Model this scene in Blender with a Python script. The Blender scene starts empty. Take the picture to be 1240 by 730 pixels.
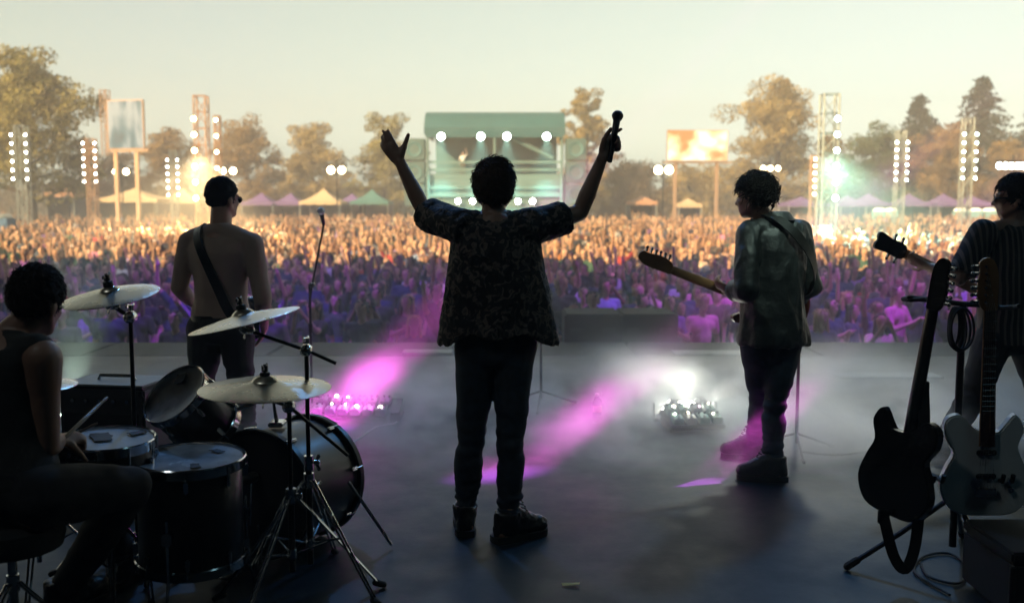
import bpy, bmesh, math, random
import numpy as np
from mathutils import Vector, Matrix, noise, Quaternion

S = bpy.context.scene
COL = S.collection
R = math.radians
V = Vector

# ------------------------------------------------------------------ camera
F_PX = 1205.0                     # focal length in photo pixels (photo 1240 x 730)
CAM_H = 1.60                      # eye height above the stage deck
PITCH = math.atan(115.0 / F_PX)
cam_d = bpy.data.cameras.new('camera')
cam_d.sensor_width = 36.0
cam_d.lens = 36.0 * F_PX / 1240.0
cam_d.clip_start = 0.05
cam_d.clip_end = 4000.0
cam_d.dof.use_dof = True
cam_d.dof.focus_distance = 4.9
cam_d.dof.aperture_fstop = 2.0
cam = bpy.data.objects.new('camera', cam_d)
COL.objects.link(cam)
cam.location = (0, 0, CAM_H)
cam.rotation_euler = (math.pi / 2 - PITCH, 0, 0)
S.camera = cam

# ------------------------------------------------------------------ world and sun
SUN_EL, SUN_AZ = R(28), R(-42)    # sun behind the stage, a little to the left
world = bpy.data.worlds.new('World')
S.world = world
world.use_nodes = True
wn = world.node_tree.nodes
wl = world.node_tree.links
bg = wn['Background']
sky = wn.new('ShaderNodeTexSky')
sky.sky_type = 'NISHITA'
sky.sun_disc = False
sky.sun_elevation = SUN_EL
sky.sun_rotation = math.pi + SUN_AZ * -1
sky.air_density = 1.0
sky.dust_density = 1.5
sky.ozone_density = 0.3
hs = wn.new('ShaderNodeHueSaturation')
hs.inputs['Saturation'].default_value = 0.16
tint = wn.new('ShaderNodeMix')
tint.data_type = 'RGBA'
tint.blend_type = 'MULTIPLY'
tint.inputs[0].default_value = 1.0
tint.inputs[7].default_value = (0.89, 1.0, 0.86, 1)
wl.new(sky.outputs[0], hs.inputs['Color'])
wl.new(hs.outputs[0], tint.inputs[6])
wl.new(tint.outputs[2], bg.inputs['Color'])
bg.inputs['Strength'].default_value = 0.069

sun_d = bpy.data.lights.new('sun', 'SUN')
sun_d.energy = 5.0
sun_d.angle = R(0.5)
sun_d.color = (1.0, 0.68, 0.34)
sun = bpy.data.objects.new('sun', sun_d)
COL.objects.link(sun)
sun_dir = V((math.sin(SUN_AZ) * math.cos(SUN_EL), -math.cos(SUN_AZ) * math.cos(SUN_EL), math.sin(SUN_EL)))
sun.rotation_euler = sun_dir.to_track_quat('Z', 'Y').to_euler()

# ------------------------------------------------------------------ stage lamps: visible beams and washes, plus added unseen fills
def spot(name, loc, target, energy, color, size_deg, blend=0.3, radius=0.05):
    d = bpy.data.lights.new(name, 'SPOT')
    d.energy = energy; d.color = color
    d.spot_size = R(size_deg); d.spot_blend = blend
    d.shadow_soft_size = radius
    o = bpy.data.objects.new(name, d); COL.objects.link(o)
    o.location = loc
    o.rotation_euler = (V(loc) - V(target)).to_track_quat('Z', 'Y').to_euler()
    return o
PURPLE = (0.80, 0.13, 1.0)
spot('magenta_beam_lamp', (9.6, 11.0, 6.2), (-0.07, 5.85, 0), 150000, (1.0, 0.10, 0.80), 1.35, 0.5, 0.08)
spot('magenta_beam_lamp', (5.2, 11.0, 6.2), (-1.42, 7.02, 0), 125000, (1.0, 0.10, 0.80), 2.2, 0.5, 0.08)
spot('magenta_beam_lamp', (9.5, 10.0, 6.5), (1.08, 5.62, 0), 60000, (1.0, 0.10, 0.80), 1.3, 0.4, 0.05)
spot('purple_wash_lamp', (-4.5, 11.8, 6.5), (-5, 17.5, -0.6), 1500, (0.30, 0.05, 1.0), 75, 0.8, 0.2)
spot('purple_wash_lamp', (5.5, 11.8, 6.5), (5, 17.5, -0.6), 1500, (0.44, 0.06, 1.0), 75, 0.8, 0.2)
spot('white_top_lamp', (2.3, 3.3, 5.6), (1.64, 5.95, 1.62), 950, (0.72, 1.0, 0.84), 8.5, 1.0, 0.4)
spot('added_fill_light', (5.5, 1.5, 7.5), (2.2, 5.2, 0.3), 32, (0.42, 0.85, 1.0), 75, 0.9, 0.4)  # added unseen fill from the camera side, lifts and tints the shadows
spot('added_fill_light', (-4.5, 0.5, 7.5), (-0.8, 4.8, 0.5), 60, (0.80, 0.92, 0.95), 75, 0.9, 0.4)

spot('added_blue_fill', (-2.5, 11.2, 7.0), (-0.5, 4.6, 0), 260, (0.14, 0.40, 1.0), 75, 0.8, 0.2)  # added unseen spots that tint the deck blue
spot('added_blue_fill', (4.0, 11.2, 7.0), (2.0, 4.6, 0), 260, (0.12, 0.45, 1.0), 75, 0.8, 0.2)
spot('added_smoke_light', (3.2, 10.6, 6.3), (1.8, 6.9, 0.2), 1250, (1.0, 0.98, 0.82), 26, 0.8, 0.2)  # added unseen spots that brighten the smoke from above
spot('added_smoke_light', (-1.8, 10.6, 6.3), (-0.7, 7.3, 0.1), 400, (0.80, 0.88, 1.0), 30, 0.9, 0.2)
spot('pale_beam_lamp', (-5.6, 11.0, 6.2), (1.35, 7.45, 0.1), 5000, (0.95, 1.0, 0.84), 2.6, 0.6, 0.08)

S.view_settings.view_transform = 'Standard'
S.view_settings.look = 'None'
S.view_settings.exposure = 1.2
S.view_settings.gamma = 1.0
S.view_settings.use_curve_mapping = False
S.cycles.use_denoising = True
S.cycles.max_bounces = 6
S.cycles.diffuse_bounces = 3
S.cycles.glossy_bounces = 3
S.cycles.volume_bounces = 1
S.cycles.transparent_max_bounces = 8
S.cycles.sample_clamp_indirect = 4.0
S.cycles.sample_clamp_direct = 30.0
S.cycles.caustics_reflective = False
S.cycles.caustics_refractive = False
# ------------------------------------------------------------------ pixel -> world helpers (real depth given)
_fw = V((0, math.cos(PITCH), -math.sin(PITCH)))
_up = V((0, math.sin(PITCH), math.cos(PITCH)))
def ray(px, py):
    return _fw + V((1, 0, 0)) * ((px - 620) / F_PX) + _up * ((365 - py) / F_PX)
def P(px, py, d):
    r = ray(px, py)
    return V((0, 0, CAM_H)) + r * (d / r.y)
def PF(px, py, z=0.0):
    r = ray(px, py)
    return V((0, 0, CAM_H)) + r * ((z - CAM_H) / r.z)

# ------------------------------------------------------------------ materials
MATS = {}
def mat(name, col, rough=0.6, metal=0.0, vary=0.15, scale=8.0, bump=0.0, bscale=60.0, emit=None, estr=0.0,
        coat=0.0, spec=0.5, alpha=1.0, trans=0.0, sample=False):
    if name in MATS: return MATS[name]
    m = bpy.data.materials.new(name); m.use_nodes = True
    n = m.node_tree.nodes; l = m.node_tree.links
    b = n['Principled BSDF']
    b.inputs['Roughness'].default_value = rough
    b.inputs['Metallic'].default_value = metal
    b.inputs['Specular IOR Level'].default_value = spec
    b.inputs['Coat Weight'].default_value = coat
    b.inputs['Transmission Weight'].default_value = trans
    tc = n.new('ShaderNodeTexCoord')
    nz = n.new('ShaderNodeTexNoise'); nz.inputs['Scale'].default_value = scale; nz.inputs['Detail'].default_value = 5
    l.new(tc.outputs['Object'], nz.inputs['Vector'])
    cr = n.new('ShaderNodeValToRGB')
    c = V(col[:3])
    cr.color_ramp.elements[0].position = 0.3; cr.color_ramp.elements[1].position = 0.7
    cr.color_ramp.elements[0].color = (*(c * (1 - vary)), 1); cr.color_ramp.elements[1].color = (*[min(1, x) for x in c * (1 + vary)], 1)
    l.new(nz.outputs['Fac'], cr.inputs['Fac']); l.new(cr.outputs['Color'], b.inputs['Base Color'])
    mr = n.new('ShaderNodeMapRange'); mr.inputs['To Min'].default_value = max(0.03, rough - 0.12); mr.inputs['To Max'].default_value = min(1, rough + 0.12)
    l.new(nz.outputs['Fac'], mr.inputs['Value']); l.new(mr.outputs[0], b.inputs['Roughness'])
    if bump:
        n2 = n.new('ShaderNodeTexNoise'); n2.inputs['Scale'].default_value = bscale; n2.inputs['Detail'].default_value = 4
        l.new(tc.outputs['Object'], n2.inputs['Vector'])
        bp = n.new('ShaderNodeBump'); bp.inputs['Strength'].default_value = bump; bp.inputs['Distance'].default_value = 0.01
        l.new(n2.outputs['Fac'], bp.inputs['Height']); l.new(bp.outputs[0], b.inputs['Normal'])
    if emit:
        b.inputs['Emission Color'].default_value = (*emit, 1); b.inputs['Emission Strength'].default_value = estr
        m.cycles.emission_sampling = 'AUTO' if sample else 'NONE'
    MATS[name] = m
    return m

M_black = mat('black_metal', (0.012, 0.012, 0.013), 0.38, 0.3)
M_chrome = mat('chrome', (0.55, 0.55, 0.56), 0.16, 1.0, 0.1, 30)
M_brass = mat('cymbal_bronze', (0.55, 0.47, 0.33), 0.24, 1.0, 0.16, 9, 0.10, 150)
M_truss = mat('aluminium_truss', (0.30, 0.33, 0.31), 0.5, 0.5)
M_truss_w = mat('rusty_truss', (0.42, 0.27, 0.17), 0.55, 0.4)
M_rubber = mat('rubber', (0.01, 0.01, 0.01), 0.7)
M_blackcloth = mat('black_cloth', (0.010, 0.010, 0.011), 0.95)
M_skin = mat('skin', (0.40, 0.22, 0.15), 0.5, 0, 0.10, 14, 0.05, 180)
M_skin2 = mat('skin_tan', (0.30, 0.165, 0.11), 0.5, 0, 0.10, 14, 0.05, 180)
M_denim = mat('dark_denim', (0.013, 0.024, 0.040), 0.85, 0, 0.35, 30, 0.3, 400)
M_black_trouser = mat('black_trouser', (0.010, 0.010, 0.012), 0.85, 0, 0.3, 30, 0.3, 400)
M_boot = mat('boot_leather', (0.012, 0.011, 0.010), 0.4, 0, 0.3, 20, 0.2, 120)
M_sole = mat('boot_sole', (0.01, 0.01, 0.01), 0.8)
M_hair_dark = mat('dark_hair', (0.012, 0.009, 0.008), 0.7, 0, 0.4, 60, spec=0.2)
M_hair_brown = mat('brown_hair', (0.055, 0.033, 0.020), 0.65, 0, 0.4, 60, spec=0.25)

# ------------------------------------------------------------------ mesh helpers
def frame(d, hint=None):
    d = V(d).normalized()
    h = V(hint) if hint is not None else (V((0, 0, 1)) if abs(d.z) < 0.9 else V((0, 1, 0)))
    u = h - d * h.dot(d)
    if u.length < 1e-6: u = V((1, 0, 0)) - d * d.x
    u.normalize()
    return u, d.cross(u)

class MB:
    def __init__(s): s.v = []; s.f = []
    def add(s, vs, fs):
        o = len(s.v); s.v += [tuple(x) for x in vs]; s.f += [tuple(i + o for i in f) for f in fs]; return s
    def box(s, c, size, rot=None, bevel=0.0):
        hx, hy, hz = [x / 2 for x in size]
        c = V(c)
        if bevel <= 0:
            vs = [V((x, y, z)) for x in (-hx, hx) for y in (-hy, hy) for z in (-hz, hz)]
            fs = [(0, 1, 3, 2), (4, 6, 7, 5), (0, 4, 5, 1), (2, 3, 7, 6), (0, 2, 6, 4), (1, 5, 7, 3)]
        else:
            bm = bmesh.new(); bmesh.ops.create_cube(bm, size=1)
            for v in bm.verts: v.co = V((v.co.x * size[0], v.co.y * size[1], v.co.z * size[2]))
            bmesh.ops.bevel(bm, geom=bm.edges[:], offset=bevel, segments=2, affect='EDGES')
            bm.verts.ensure_lookup_table()
            vs = [v.co.copy() for v in bm.verts]; fs = [tuple(v.index for v in f.verts) for f in bm.faces]
            bm.free()
        if rot is not None: vs = [rot @ v for v in vs]
        return s.add([v + c for v in vs], fs)
    def tube(s, pts, r, n=8, closed=False, hint=None, caps=True):
        pts = [V(p) for p in pts]; k = len(pts)
        rr = r if isinstance(r, (list, tuple)) else [r] * k
        vs = []; prev = None
        for i, p in enumerate(pts):
            if closed: d = pts[(i + 1) % k] - pts[i - 1]
            else: d = pts[min(i + 1, k - 1)] - pts[max(i - 1, 0)]
            u, w = frame(d, prev if prev is not None else hint); prev = u
            for j in range(n):
                a = 2 * math.pi * j / n
                vs.append(p + (u * math.cos(a) + w * math.sin(a)) * rr[i])
        fs = []
        for i in range(k if closed else k - 1):
            i2 = (i + 1) % k
            for j in range(n):
                j2 = (j + 1) % n
                fs.append((i * n + j, i * n + j2, i2 * n + j2, i2 * n + j))
        if not closed and caps:
            fs.append(tuple(range(n - 1, -1, -1))); fs.append(tuple((k - 1) * n + j for j in range(n)))
        return s.add(vs, fs)
    def lathe(s, prof, n=32, c=(0, 0, 0), axis=(0, 0, 1), caps=False):
        c = V(c); ax = V(axis).normalized(); u, w = frame(ax)
        vs = []
        for (r, h) in prof:
            for j in range(n):
                a = 2 * math.pi * j / n
                vs.append(c + ax * h + (u * math.cos(a) + w * math.sin(a)) * max(r, 1e-5))
        fs = []
        for i in range(len(prof) - 1):
            for j in range(n):
                j2 = (j + 1) % n
                fs.append((i * n + j, i * n + j2, (i + 1) * n + j2, (i + 1) * n + j))
        if caps:
            fs.append(tuple(range(n - 1, -1, -1))); fs.append(tuple((len(prof) - 1) * n + j for j in range(n)))
        return s.add(vs, fs)
    def prism(s, outline, z0, z1, M=None, bevel=0.0):
        """outline: list of (x, z) in the local x-z plane, thickness along y from z0 to z1."""
        bm = bmesh.new()
        a = [bm.verts.new((x, z0, z)) for x, z in outline]
        f = bm.faces.new(a)
        e = bmesh.ops.extrude_face_region(bm, geom=[f])
        for g in e['geom']:
            if isinstance(g, bmesh.types.BMVert): g.co.y = z1
        bmesh.ops.recalc_face_normals(bm, faces=bm.faces[:])
        if bevel:
            ed = [x for x in bm.edges if abs(x.verts[0].co.y - x.verts[1].co.y) < 1e-6]
            bmesh.ops.bevel(bm, geom=ed, offset=bevel, segments=2, affect='EDGES')
        bm.verts.ensure_lookup_table(); bm.verts.index_update()
        vs = [v.co.copy() for v in bm.verts]; fs = [tuple(v.index for v in x.verts) for x in bm.faces]
        bm.free()
        if M is not None: vs = [M @ v for v in vs]
        return s.add(vs, fs)
    def ell(s, c, ax, n=12, m=8):
        c = V(c); a, b, d = [V(x) for x in ax]
        vs = []
        for i in range(m + 1):
            t = math.pi * i / m
            for j in range(n):
                p = 2 * math.pi * j / n
                vs.append(c + a * math.sin(t) * math.cos(p) + b * math.sin(t) * math.sin(p) + d * math.cos(t))
        fs = [(i * n + j, (i + 1) * n + j, (i + 1) * n + (j + 1) % n, i * n + (j + 1) % n) for i in range(m) for j in range(n)]
        return s.add(vs, fs)
    def cap(s, a, b, ra, rb, n=12, flat=1.0, side=None, m=4):
        """tapered capsule; flat squeezes it across the direction normal to side"""
        a = V(a); b = V(b); d = b - a
        L = d.length
        if L < 1e-6: d = V((0, 0, 1)); L = 1e-6
        d = d / L if L > 1e-6 else d
        u, w = frame(d, side)
        rings = []
        for i in range(m + 1):
            t = math.pi / 2 * (1 - i / m); rings.append((a - d * ra * math.sin(t), ra * math.cos(t)))
        for i in range(m + 1):
            t = math.pi / 2 * i / m; rings.append((b + d * rb * math.sin(t), rb * math.cos(t)))
        vs = []
        for c, r in rings:
            r = max(r, 1e-5)
            for j in range(n):
                p = 2 * math.pi * j / n
                vs.append(c + u * r * math.cos(p) + w * (r * flat) * math.sin(p))
        fs = [(i * n + j, i * n + (j + 1) % n, (i + 1) * n + (j + 1) % n, (i + 1) * n + j) for i in range(len(rings) - 1) for j in range(n)]
        fs.append(tuple(range(n - 1, -1, -1))); fs.append(tuple((len(rings) - 1) * n + j for j in range(n)))
        return s.add(vs, fs)
    def rings(s, rg, n=24, caps=True):
        """rg: list of (centre, u vector, w vector[, function(angle)->offset vector])"""
        vs = []
        for g in rg:
            c, u, w = V(g[0]), V(g[1]), V(g[2])
            fn = g[3] if len(g) > 3 else None
            for j in range(n):
                p = 2 * math.pi * j / n
                q = c + u * math.cos(p) + w * math.sin(p)
                if fn: q = q + fn(p)
                vs.append(q)
        k = len(rg)
        fs = [(i * n + j, i * n + (j + 1) % n, (i + 1) * n + (j + 1) % n, (i + 1) * n + j) for i in range(k - 1) for j in range(n)]
        if caps:
            fs.append(tuple(range(n - 1, -1, -1))); fs.append(tuple((k - 1) * n + j for j in range(n)))
        return s.add(vs, fs)
    def mesh(s, name, off=None):
        me = bpy.data.meshes.new(name)
        vs = s.v
        if off is not None: vs = [(x - off[0], y - off[1], z - off[2]) for x, y, z in vs]
        me.from_pydata(vs, [], s.f); me.update()
        return me
    def build(s, name, m=None, parent=None, smooth=True, off=None, angle=None):
        return link(name, s.mesh(name, off), m, parent, smooth, angle)

def link(name, me, m=None, parent=None, smooth=True, angle=None):
    o = bpy.data.objects.new(name, me); COL.objects.link(o)
    if m is not None:
        for x in (m if isinstance(m, (list, tuple)) else [m]): me.materials.append(x)
    if parent is not None: o.parent = parent
    if smooth:
        me.polygons.foreach_set('use_smooth', [True] * len(me.polygons))
        me.set_sharp_from_angle(angle=R(angle if angle else 40))
    return o

def tag(o, label, cat, group=None):
    o['label'] = label; o['category'] = cat
    if group: o['group'] = group
    return o
def thing(name, label, cat, loc=(0, 0, 0), group=None, rotz=0):
    o = bpy.data.objects.new(name, None); COL.objects.link(o)
    o.location = loc; o.rotation_euler = (0, 0, rotz); o.empty_display_size = 0.2
    return tag(o, label, cat, group)
def struct(o):
    o['kind'] = 'structure'; return o
def copy_tree(root):
    r = root.copy(); COL.objects.link(r)
    for ch in list(root.children):
        c = ch.copy(); COL.objects.link(c); c.parent = r
        for g in list(ch.children):
            d = g.copy(); COL.objects.link(d); d.parent = c
    return r

_tmp_col = bpy.data.collections.new('tmp_build'); COL.children.link(_tmp_col)
def remesh(mb, name, voxel=0.01, smooth=4, off=None, decim=None):
    me = mb.mesh('tmp')
    bm = bmesh.new(); bm.from_mesh(me); bmesh.ops.remove_doubles(bm, verts=bm.verts, dist=1e-5)
    bmesh.ops.recalc_face_normals(bm, faces=bm.faces[:]); bm.to_mesh(me); bm.free()
    o = bpy.data.objects.new('tmp', me); _tmp_col.objects.link(o)
    md = o.modifiers.new('r', 'REMESH'); md.mode = 'VOXEL'; md.voxel_size = voxel; md.adaptivity = 0
    if smooth:
        sm = o.modifiers.new('s', 'SMOOTH'); sm.factor = 0.5; sm.iterations = smooth
    if decim:
        dm = o.modifiers.new('d', 'DECIMATE'); dm.ratio = decim
    dg = bpy.context.evaluated_depsgraph_get()
    out = bpy.data.meshes.new_from_object(o.evaluated_get(dg))
    out.name = name
    bpy.data.objects.remove(o); bpy.data.meshes.remove(me)
    if off is not None:
        out.transform(Matrix.Translation(-V(off)))
    return out

def fold(me, amp, sx, sy, sz, seed=0, zmin=None, zmax=None):
    """cloth folds: push vertices along normals by stretched noise"""
    n = len(me.vertices)
    nr = [v.normal.copy() for v in me.vertices]
    for v, nn in zip(me.vertices, nr):
        c = v.co
        k = noise.noise((c.x * sx + seed, c.y * sy, c.z * sz)) + 0.5 * noise.noise((c.x * sx * 2.1, c.y * sy * 2.1 + seed, c.z * sz * 2.1))
        k = 1 - 2 * abs(k) if seed % 2 else k
        v.co = c + nn * (amp * k)
    me.update()
# ------------------------------------------------------------------ setting
def gz(y):
    if y < 30: return -1.42
    if y < 100: return -1.42 + 0.42 * (y - 30) / 70
    return -1.00 + 0.4 * min(1, (y - 100) / 150)

m_ground = mat('trampled_grass', (0.075, 0.062, 0.035), 0.95, 0, 0.45, 0.6, 0.3, 6)
ys = [-60, -20, 0, 12, 30, 40, 55, 70, 85, 100, 130, 170, 250, 400, 700, 1500]
xs = [-1500, -500, -200, -100, -50, -25, 0, 25, 50, 100, 200, 500, 1500]
g = MB(); g.add([(x, y, gz(y)) for y in ys for x in xs],
      [(j * len(xs) + i, j * len(xs) + i + 1, (j + 1) * len(xs) + i + 1, (j + 1) * len(xs) + i) for j in range(len(ys) - 1) for i in range(len(xs) - 1)])
struct(g.build('ground', m_ground))

# stage deck: dark vinyl, with deck panels and painted-in lit strips along its front
def floor_mat():
    m = mat('stage_vinyl', (0.010, 0.021, 0.031), 0.42, 0, 0.25, 0.9, spec=0.2)
    n = m.node_tree.nodes; l = m.node_tree.links; b = n['Principled BSDF']
    tc = n.new('ShaderNodeTexCoord')
    sc = n.new('ShaderNodeTexNoise'); sc.inputs['Scale'].default_value = 3.0; sc.inputs['Detail'].default_value = 8; sc.inputs['Roughness'].default_value = 0.7
    l.new(tc.outputs['Object'], sc.inputs['Vector'])
    mr = n.new('ShaderNodeMapRange'); mr.inputs['From Min'].default_value = 0.3; mr.inputs['From Max'].default_value = 0.75
    mr.inputs['To Min'].default_value = 0.40; mr.inputs['To Max'].default_value = 0.60
    l.new(sc.outputs['Fac'], mr.inputs['Value']); l.new(mr.outputs[0], b.inputs['Roughness'])
    fine = n.new('ShaderNodeTexNoise'); fine.inputs['Scale'].default_value = 90
    l.new(tc.outputs['Object'], fine.inputs['Vector'])
    bp = n.new('ShaderNodeBump'); bp.inputs['Strength'].default_value = 0.12; bp.inputs['Distance'].default_value = 0.004
    l.new(fine.outputs['Fac'], bp.inputs['Height']); l.new(bp.outputs[0], b.inputs['Normal'])
    return m
STAGE_FRONT = 11.7
deck = struct(MB().box((0, 0.3, -0.125), (36, 20.6, 0.25)).build('stage_floor', floor_mat()))
m_panel = mat('deck_panel', (0.018, 0.024, 0.030), 0.6, 0.0, 0.3, 2.0, 0.15, 30, spec=0.15)
pm = MB().box((0, 0, -0.11), (1.97, 1.06, 0.22), bevel=0.012).mesh('deck_panel')
for i in range(9):
    o = link('deck_panel', pm, m_panel if not pm.materials else None, deck, False)
    o.location = (-8 + 2.0 * i + 0.35, 11.15, 0.0)
for a, b_, y0 in ((488, 548, 427), (815, 906, 428), (1012, 1136, 456)):  # pale strips: light on the deck edges put into the colour
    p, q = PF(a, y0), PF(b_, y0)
    MB().box(((p.x + q.x) / 2, p.y, .010), (q.x - p.x, .26, .020), bevel=.003).build('painted_lit_strip', mat('lit_strip_tint', (.30, .34, .36), .5, 0, .3, 6), deck, False)
struct(MB().box((0, STAGE_FRONT - 0.06, -0.82), (36, 0.06, 1.14)).build('stage_skirt', M_blackcloth))
# stage house behind and above the camera: keeps sun off the deck and the front rows
struct(MB().box((0, 1.5, 8.75), (54, 23.0, 0.3)).build('stage_roof', M_blackcloth))
struct(MB().box((0, -9.6, 3.6), (54, 0.2, 10.0)).build('stage_back_wall', M_blackcloth))
for sx in (-1, 1):
    struct(MB().box((sx * 26.5, 1.0, 3.6), (0.2, 21.0, 10.0)).build('stage_side_wall', M_blackcloth))
# ------------------------------------------------------------------ trees
def leaf_mat(name, c1, c2, scale=0.6):
    m = bpy.data.materials.new(name); m.use_nodes = True
    n = m.node_tree.nodes; l = m.node_tree.links; b = n['Principled BSDF']
    b.inputs['Roughness'].default_value = 0.7; b.inputs['Specular IOR Level'].default_value = 0.2
    tc = n.new('ShaderNodeTexCoord'); nz = n.new('ShaderNodeTexNoise'); nz.inputs['Scale'].default_value = scale; nz.inputs['Detail'].default_value = 6
    nz.inputs['Roughness'].default_value = 0.7
    cr = n.new('ShaderNodeValToRGB'); cr.color_ramp.elements[0].position = 0.38; cr.color_ramp.elements[1].position = 0.62
    cr.color_ramp.elements[0].color = (*c1, 1); cr.color_ramp.elements[1].color = (*c2, 1)
    l.new(tc.outputs['Object'], nz.inputs['Vector']); l.new(nz.outputs['Fac'], cr.inputs['Fac']); l.new(cr.outputs[0], b.inputs['Base Color'])
    tr = n.new('ShaderNodeBsdfTranslucent'); mx = n.new('ShaderNodeMixShader'); mx.inputs[0].default_value = 0.3
    l.new(cr.outputs[0], tr.inputs['Color']); l.new(b.outputs[0], mx.inputs[1]); l.new(tr.outputs[0], mx.inputs[2])
    l.new(mx.outputs[0], n['Material Output'].inputs['Surface'])
    return m
L_gold = leaf_mat('golden_leaves', (0.09, 0.068, 0.028), (0.44, 0.33, 0.12))
L_olive = leaf_mat('olive_leaves', (0.050, 0.050, 0.020), (0.36, 0.31, 0.10))
L_rust = leaf_mat('rusty_leaves', (0.075, 0.050, 0.024), (0.36, 0.235, 0.085))
L_green = leaf_mat('green_leaves', (0.04, 0.07, 0.035), (0.11, 0.15, 0.07))
L_dark = leaf_mat('conifer_needles', (0.008, 0.018, 0.014), (0.026, 0.042, 0.030))
L_far = leaf_mat('far_leaves', (0.035, 0.026, 0.022), (0.13, 0.085, 0.04), 0.2)
M_bark = mat('bark', (0.06, 0.042, 0.03), 0.95, 0, 0.4, 3, 0.5, 12)

def quads(cent, nrm, size, rng, aspect=0.6):
    """leaf quads from numpy arrays"""
    k = len(cent)
    a = rng.normal(size=(k, 3)); a -= nrm * (a * nrm).sum(1, keepdims=True); a /= np.linalg.norm(a, axis=1, keepdims=True)
    b = np.cross(nrm, a)
    s = size[:, None]
    p = np.stack([cent - a * s - b * s * aspect * .3, cent + b * s * aspect * -1, cent + a * s, cent + b * s * aspect], 1)
    return p.reshape(-1, 3)
def quad_mesh(name, pts):
    k = len(pts) // 4
    me = bpy.data.meshes.new(name)
    me.vertices.add(k * 4); me.vertices.foreach_set('co', pts.astype(np.float32).ravel())
    me.loops.add(k * 4); me.loops.foreach_set('vertex_index', np.arange(k * 4, dtype=np.int32))
    me.polygons.add(k); me.polygons.foreach_set('loop_start', np.arange(0, k * 4, 4, dtype=np.int32))
    me.update(calc_edges=True); me.validate()
    return me

def tree(name, label, px, top_y, w_px, d, leaf, kind='round', seed=0, base_frac=0.22, dens=1.0):
    rng = np.random.default_rng(seed); rd = random.Random(seed)
    base = P(px, 250, d); base.z = gz(d)
    H = P(px, top_y, d).z - base.z
    W = w_px * d / F_PX / 2 * (1 if kind == 'conifer' else 1.22)
    t = thing(name, label, 'tree', base, 'trees around the festival field')
    tr = MB()
    if kind == 'conifer':
        tr.tube([(0, 0, -0.3), (0, 0, H * .5), (0, 0, H * .98)], [H * .022, H * .014, H * .003], 8)
        C = []; N = []; SZ = []
        nl = int(15 + H)
        for i in range(nl):
            f = i / nl
            z = H * (0.12 + 0.86 * f)
            rad = W * 1.15 * (1 - f) ** 0.75 * (0.8 + 0.4 * rd.random()) + 0.25
            nb = 7 if f < .7 else 5
            for b in range(nb):
                a = rd.random() * 6.283; rb = rad * (0.6 + 0.5 * rd.random())
                d2 = V((math.cos(a), math.sin(a), 0))
                e = d2 * rb + V((0, 0, z - rb * 0.22))
                tr.tube([(0, 0, z), e], [0.05, 0.015], 4)
                k = int(44 * dens * (0.4 + rb / W))
                tt = rng.random(k) ** 0.7
                base_p = np.array([0, 0, z])[None] * (1 - tt[:, None]) + np.array(e)[None] * tt[:, None]
                base_p += rng.normal(size=(k, 3)) * np.array([.28, .28, .16]) * (0.5 + rb * .18)
                base_p[:, 2] -= 0.1 * rb * tt
                C.append(base_p); nn = rng.normal(size=(k, 3)) * .6 + np.array([0, -.3, .8]); N.append(nn / np.linalg.norm(nn, axis=1, keepdims=True))
                SZ.append(0.16 + 0.22 * rng.random(k))
        C = np.concatenate(C); N = np.concatenate(N); SZ = np.concatenate(SZ)
    else:
        hb = H * base_frac * .75
        lean = rd.uniform(-.3, .3)
        tr.tube([(0, 0, -0.3), (lean * .3, 0, hb), (lean, 0, H * .62), (lean * 1.2, 0, H * .85)], [H * .030, H * .024, H * .012, H * .004], 9)
        # main limbs, then foliage clumps that sit on twigs of those limbs
        cl = []
        nlimb = 13
        for i in range(nlimb):
            f = (i + rd.random() * .6) / nlimb
            z0 = hb * 0.9 + (H * .72 - hb) * f
            a = i * 2.4 + rd.random() * .8
            prof = math.sin(math.pi * min(1, 0.22 + 0.78 * f) ** 0.85) if kind == 'round' else (1.05 - 0.75 * f)
            rl = W * max(0.3, prof) * rd.uniform(.75, 1.1)
            z1 = z0 + H * rd.uniform(.08, .24) if kind == 'round' else z0 + H * rd.uniform(.0, .08)
            z1 = min(z1, H * .93)
            e = V((math.cos(a) * rl, math.sin(a) * rl, z1)); m1 = V((lean * f + e.x * .45, e.y * .45, z0 + (z1 - z0) * .35))
            tr.tube([(lean * f, 0, z0), m1, e], [H * .011, H * .007, H * .002], 6)
            for q in range(9):
                s_ = rd.uniform(.35, 1.05); p = V((lean * f, 0, z0)).lerp(m1, s_ / .5) if s_ < .5 else m1.lerp(e, (s_ - .5) / .5)
                p = p + V((rd.gauss(0, 1), rd.gauss(0, 1), rd.gauss(.25, .7))) * (W * .17)
                cl.append((p, W * rd.uniform(.11, .22)))
        for q in range(16):
            a = rd.random() * 6.283; r_ = W * .45 * rd.random() ** .5
            cl.append((V((lean + math.cos(a) * r_, math.sin(a) * r_, H * rd.uniform(.74, .95))), W * rd.uniform(.13, .22)))
        C = []; N = []; SZ = []
        for p, r_ in cl:
            k = int(130 * dens)
            q = rng.normal(size=(k, 3)); q /= np.linalg.norm(q, axis=1, keepdims=True)
            rr = r_ * (0.55 + 0.6 * rng.random(k) ** .6)
            c = np.array(p)[None] + q * rr[:, None] * np.array([1.15, 1.15, .72])
            C.append(c); nn = q + rng.normal(size=(k, 3)) * .7; N.append(nn / np.linalg.norm(nn, axis=1, keepdims=True)); SZ.append((0.09 + 0.12 * rng.random(k)) * (0.7 + W * .05))
        C = np.concatenate(C); N = np.concatenate(N); SZ = np.concatenate(SZ)
    tr.build('trunk', M_bark, t)
    link('crown', quad_mesh('crown', quads(C, N, SZ, rng)), leaf, t, False)
    return t

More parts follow.
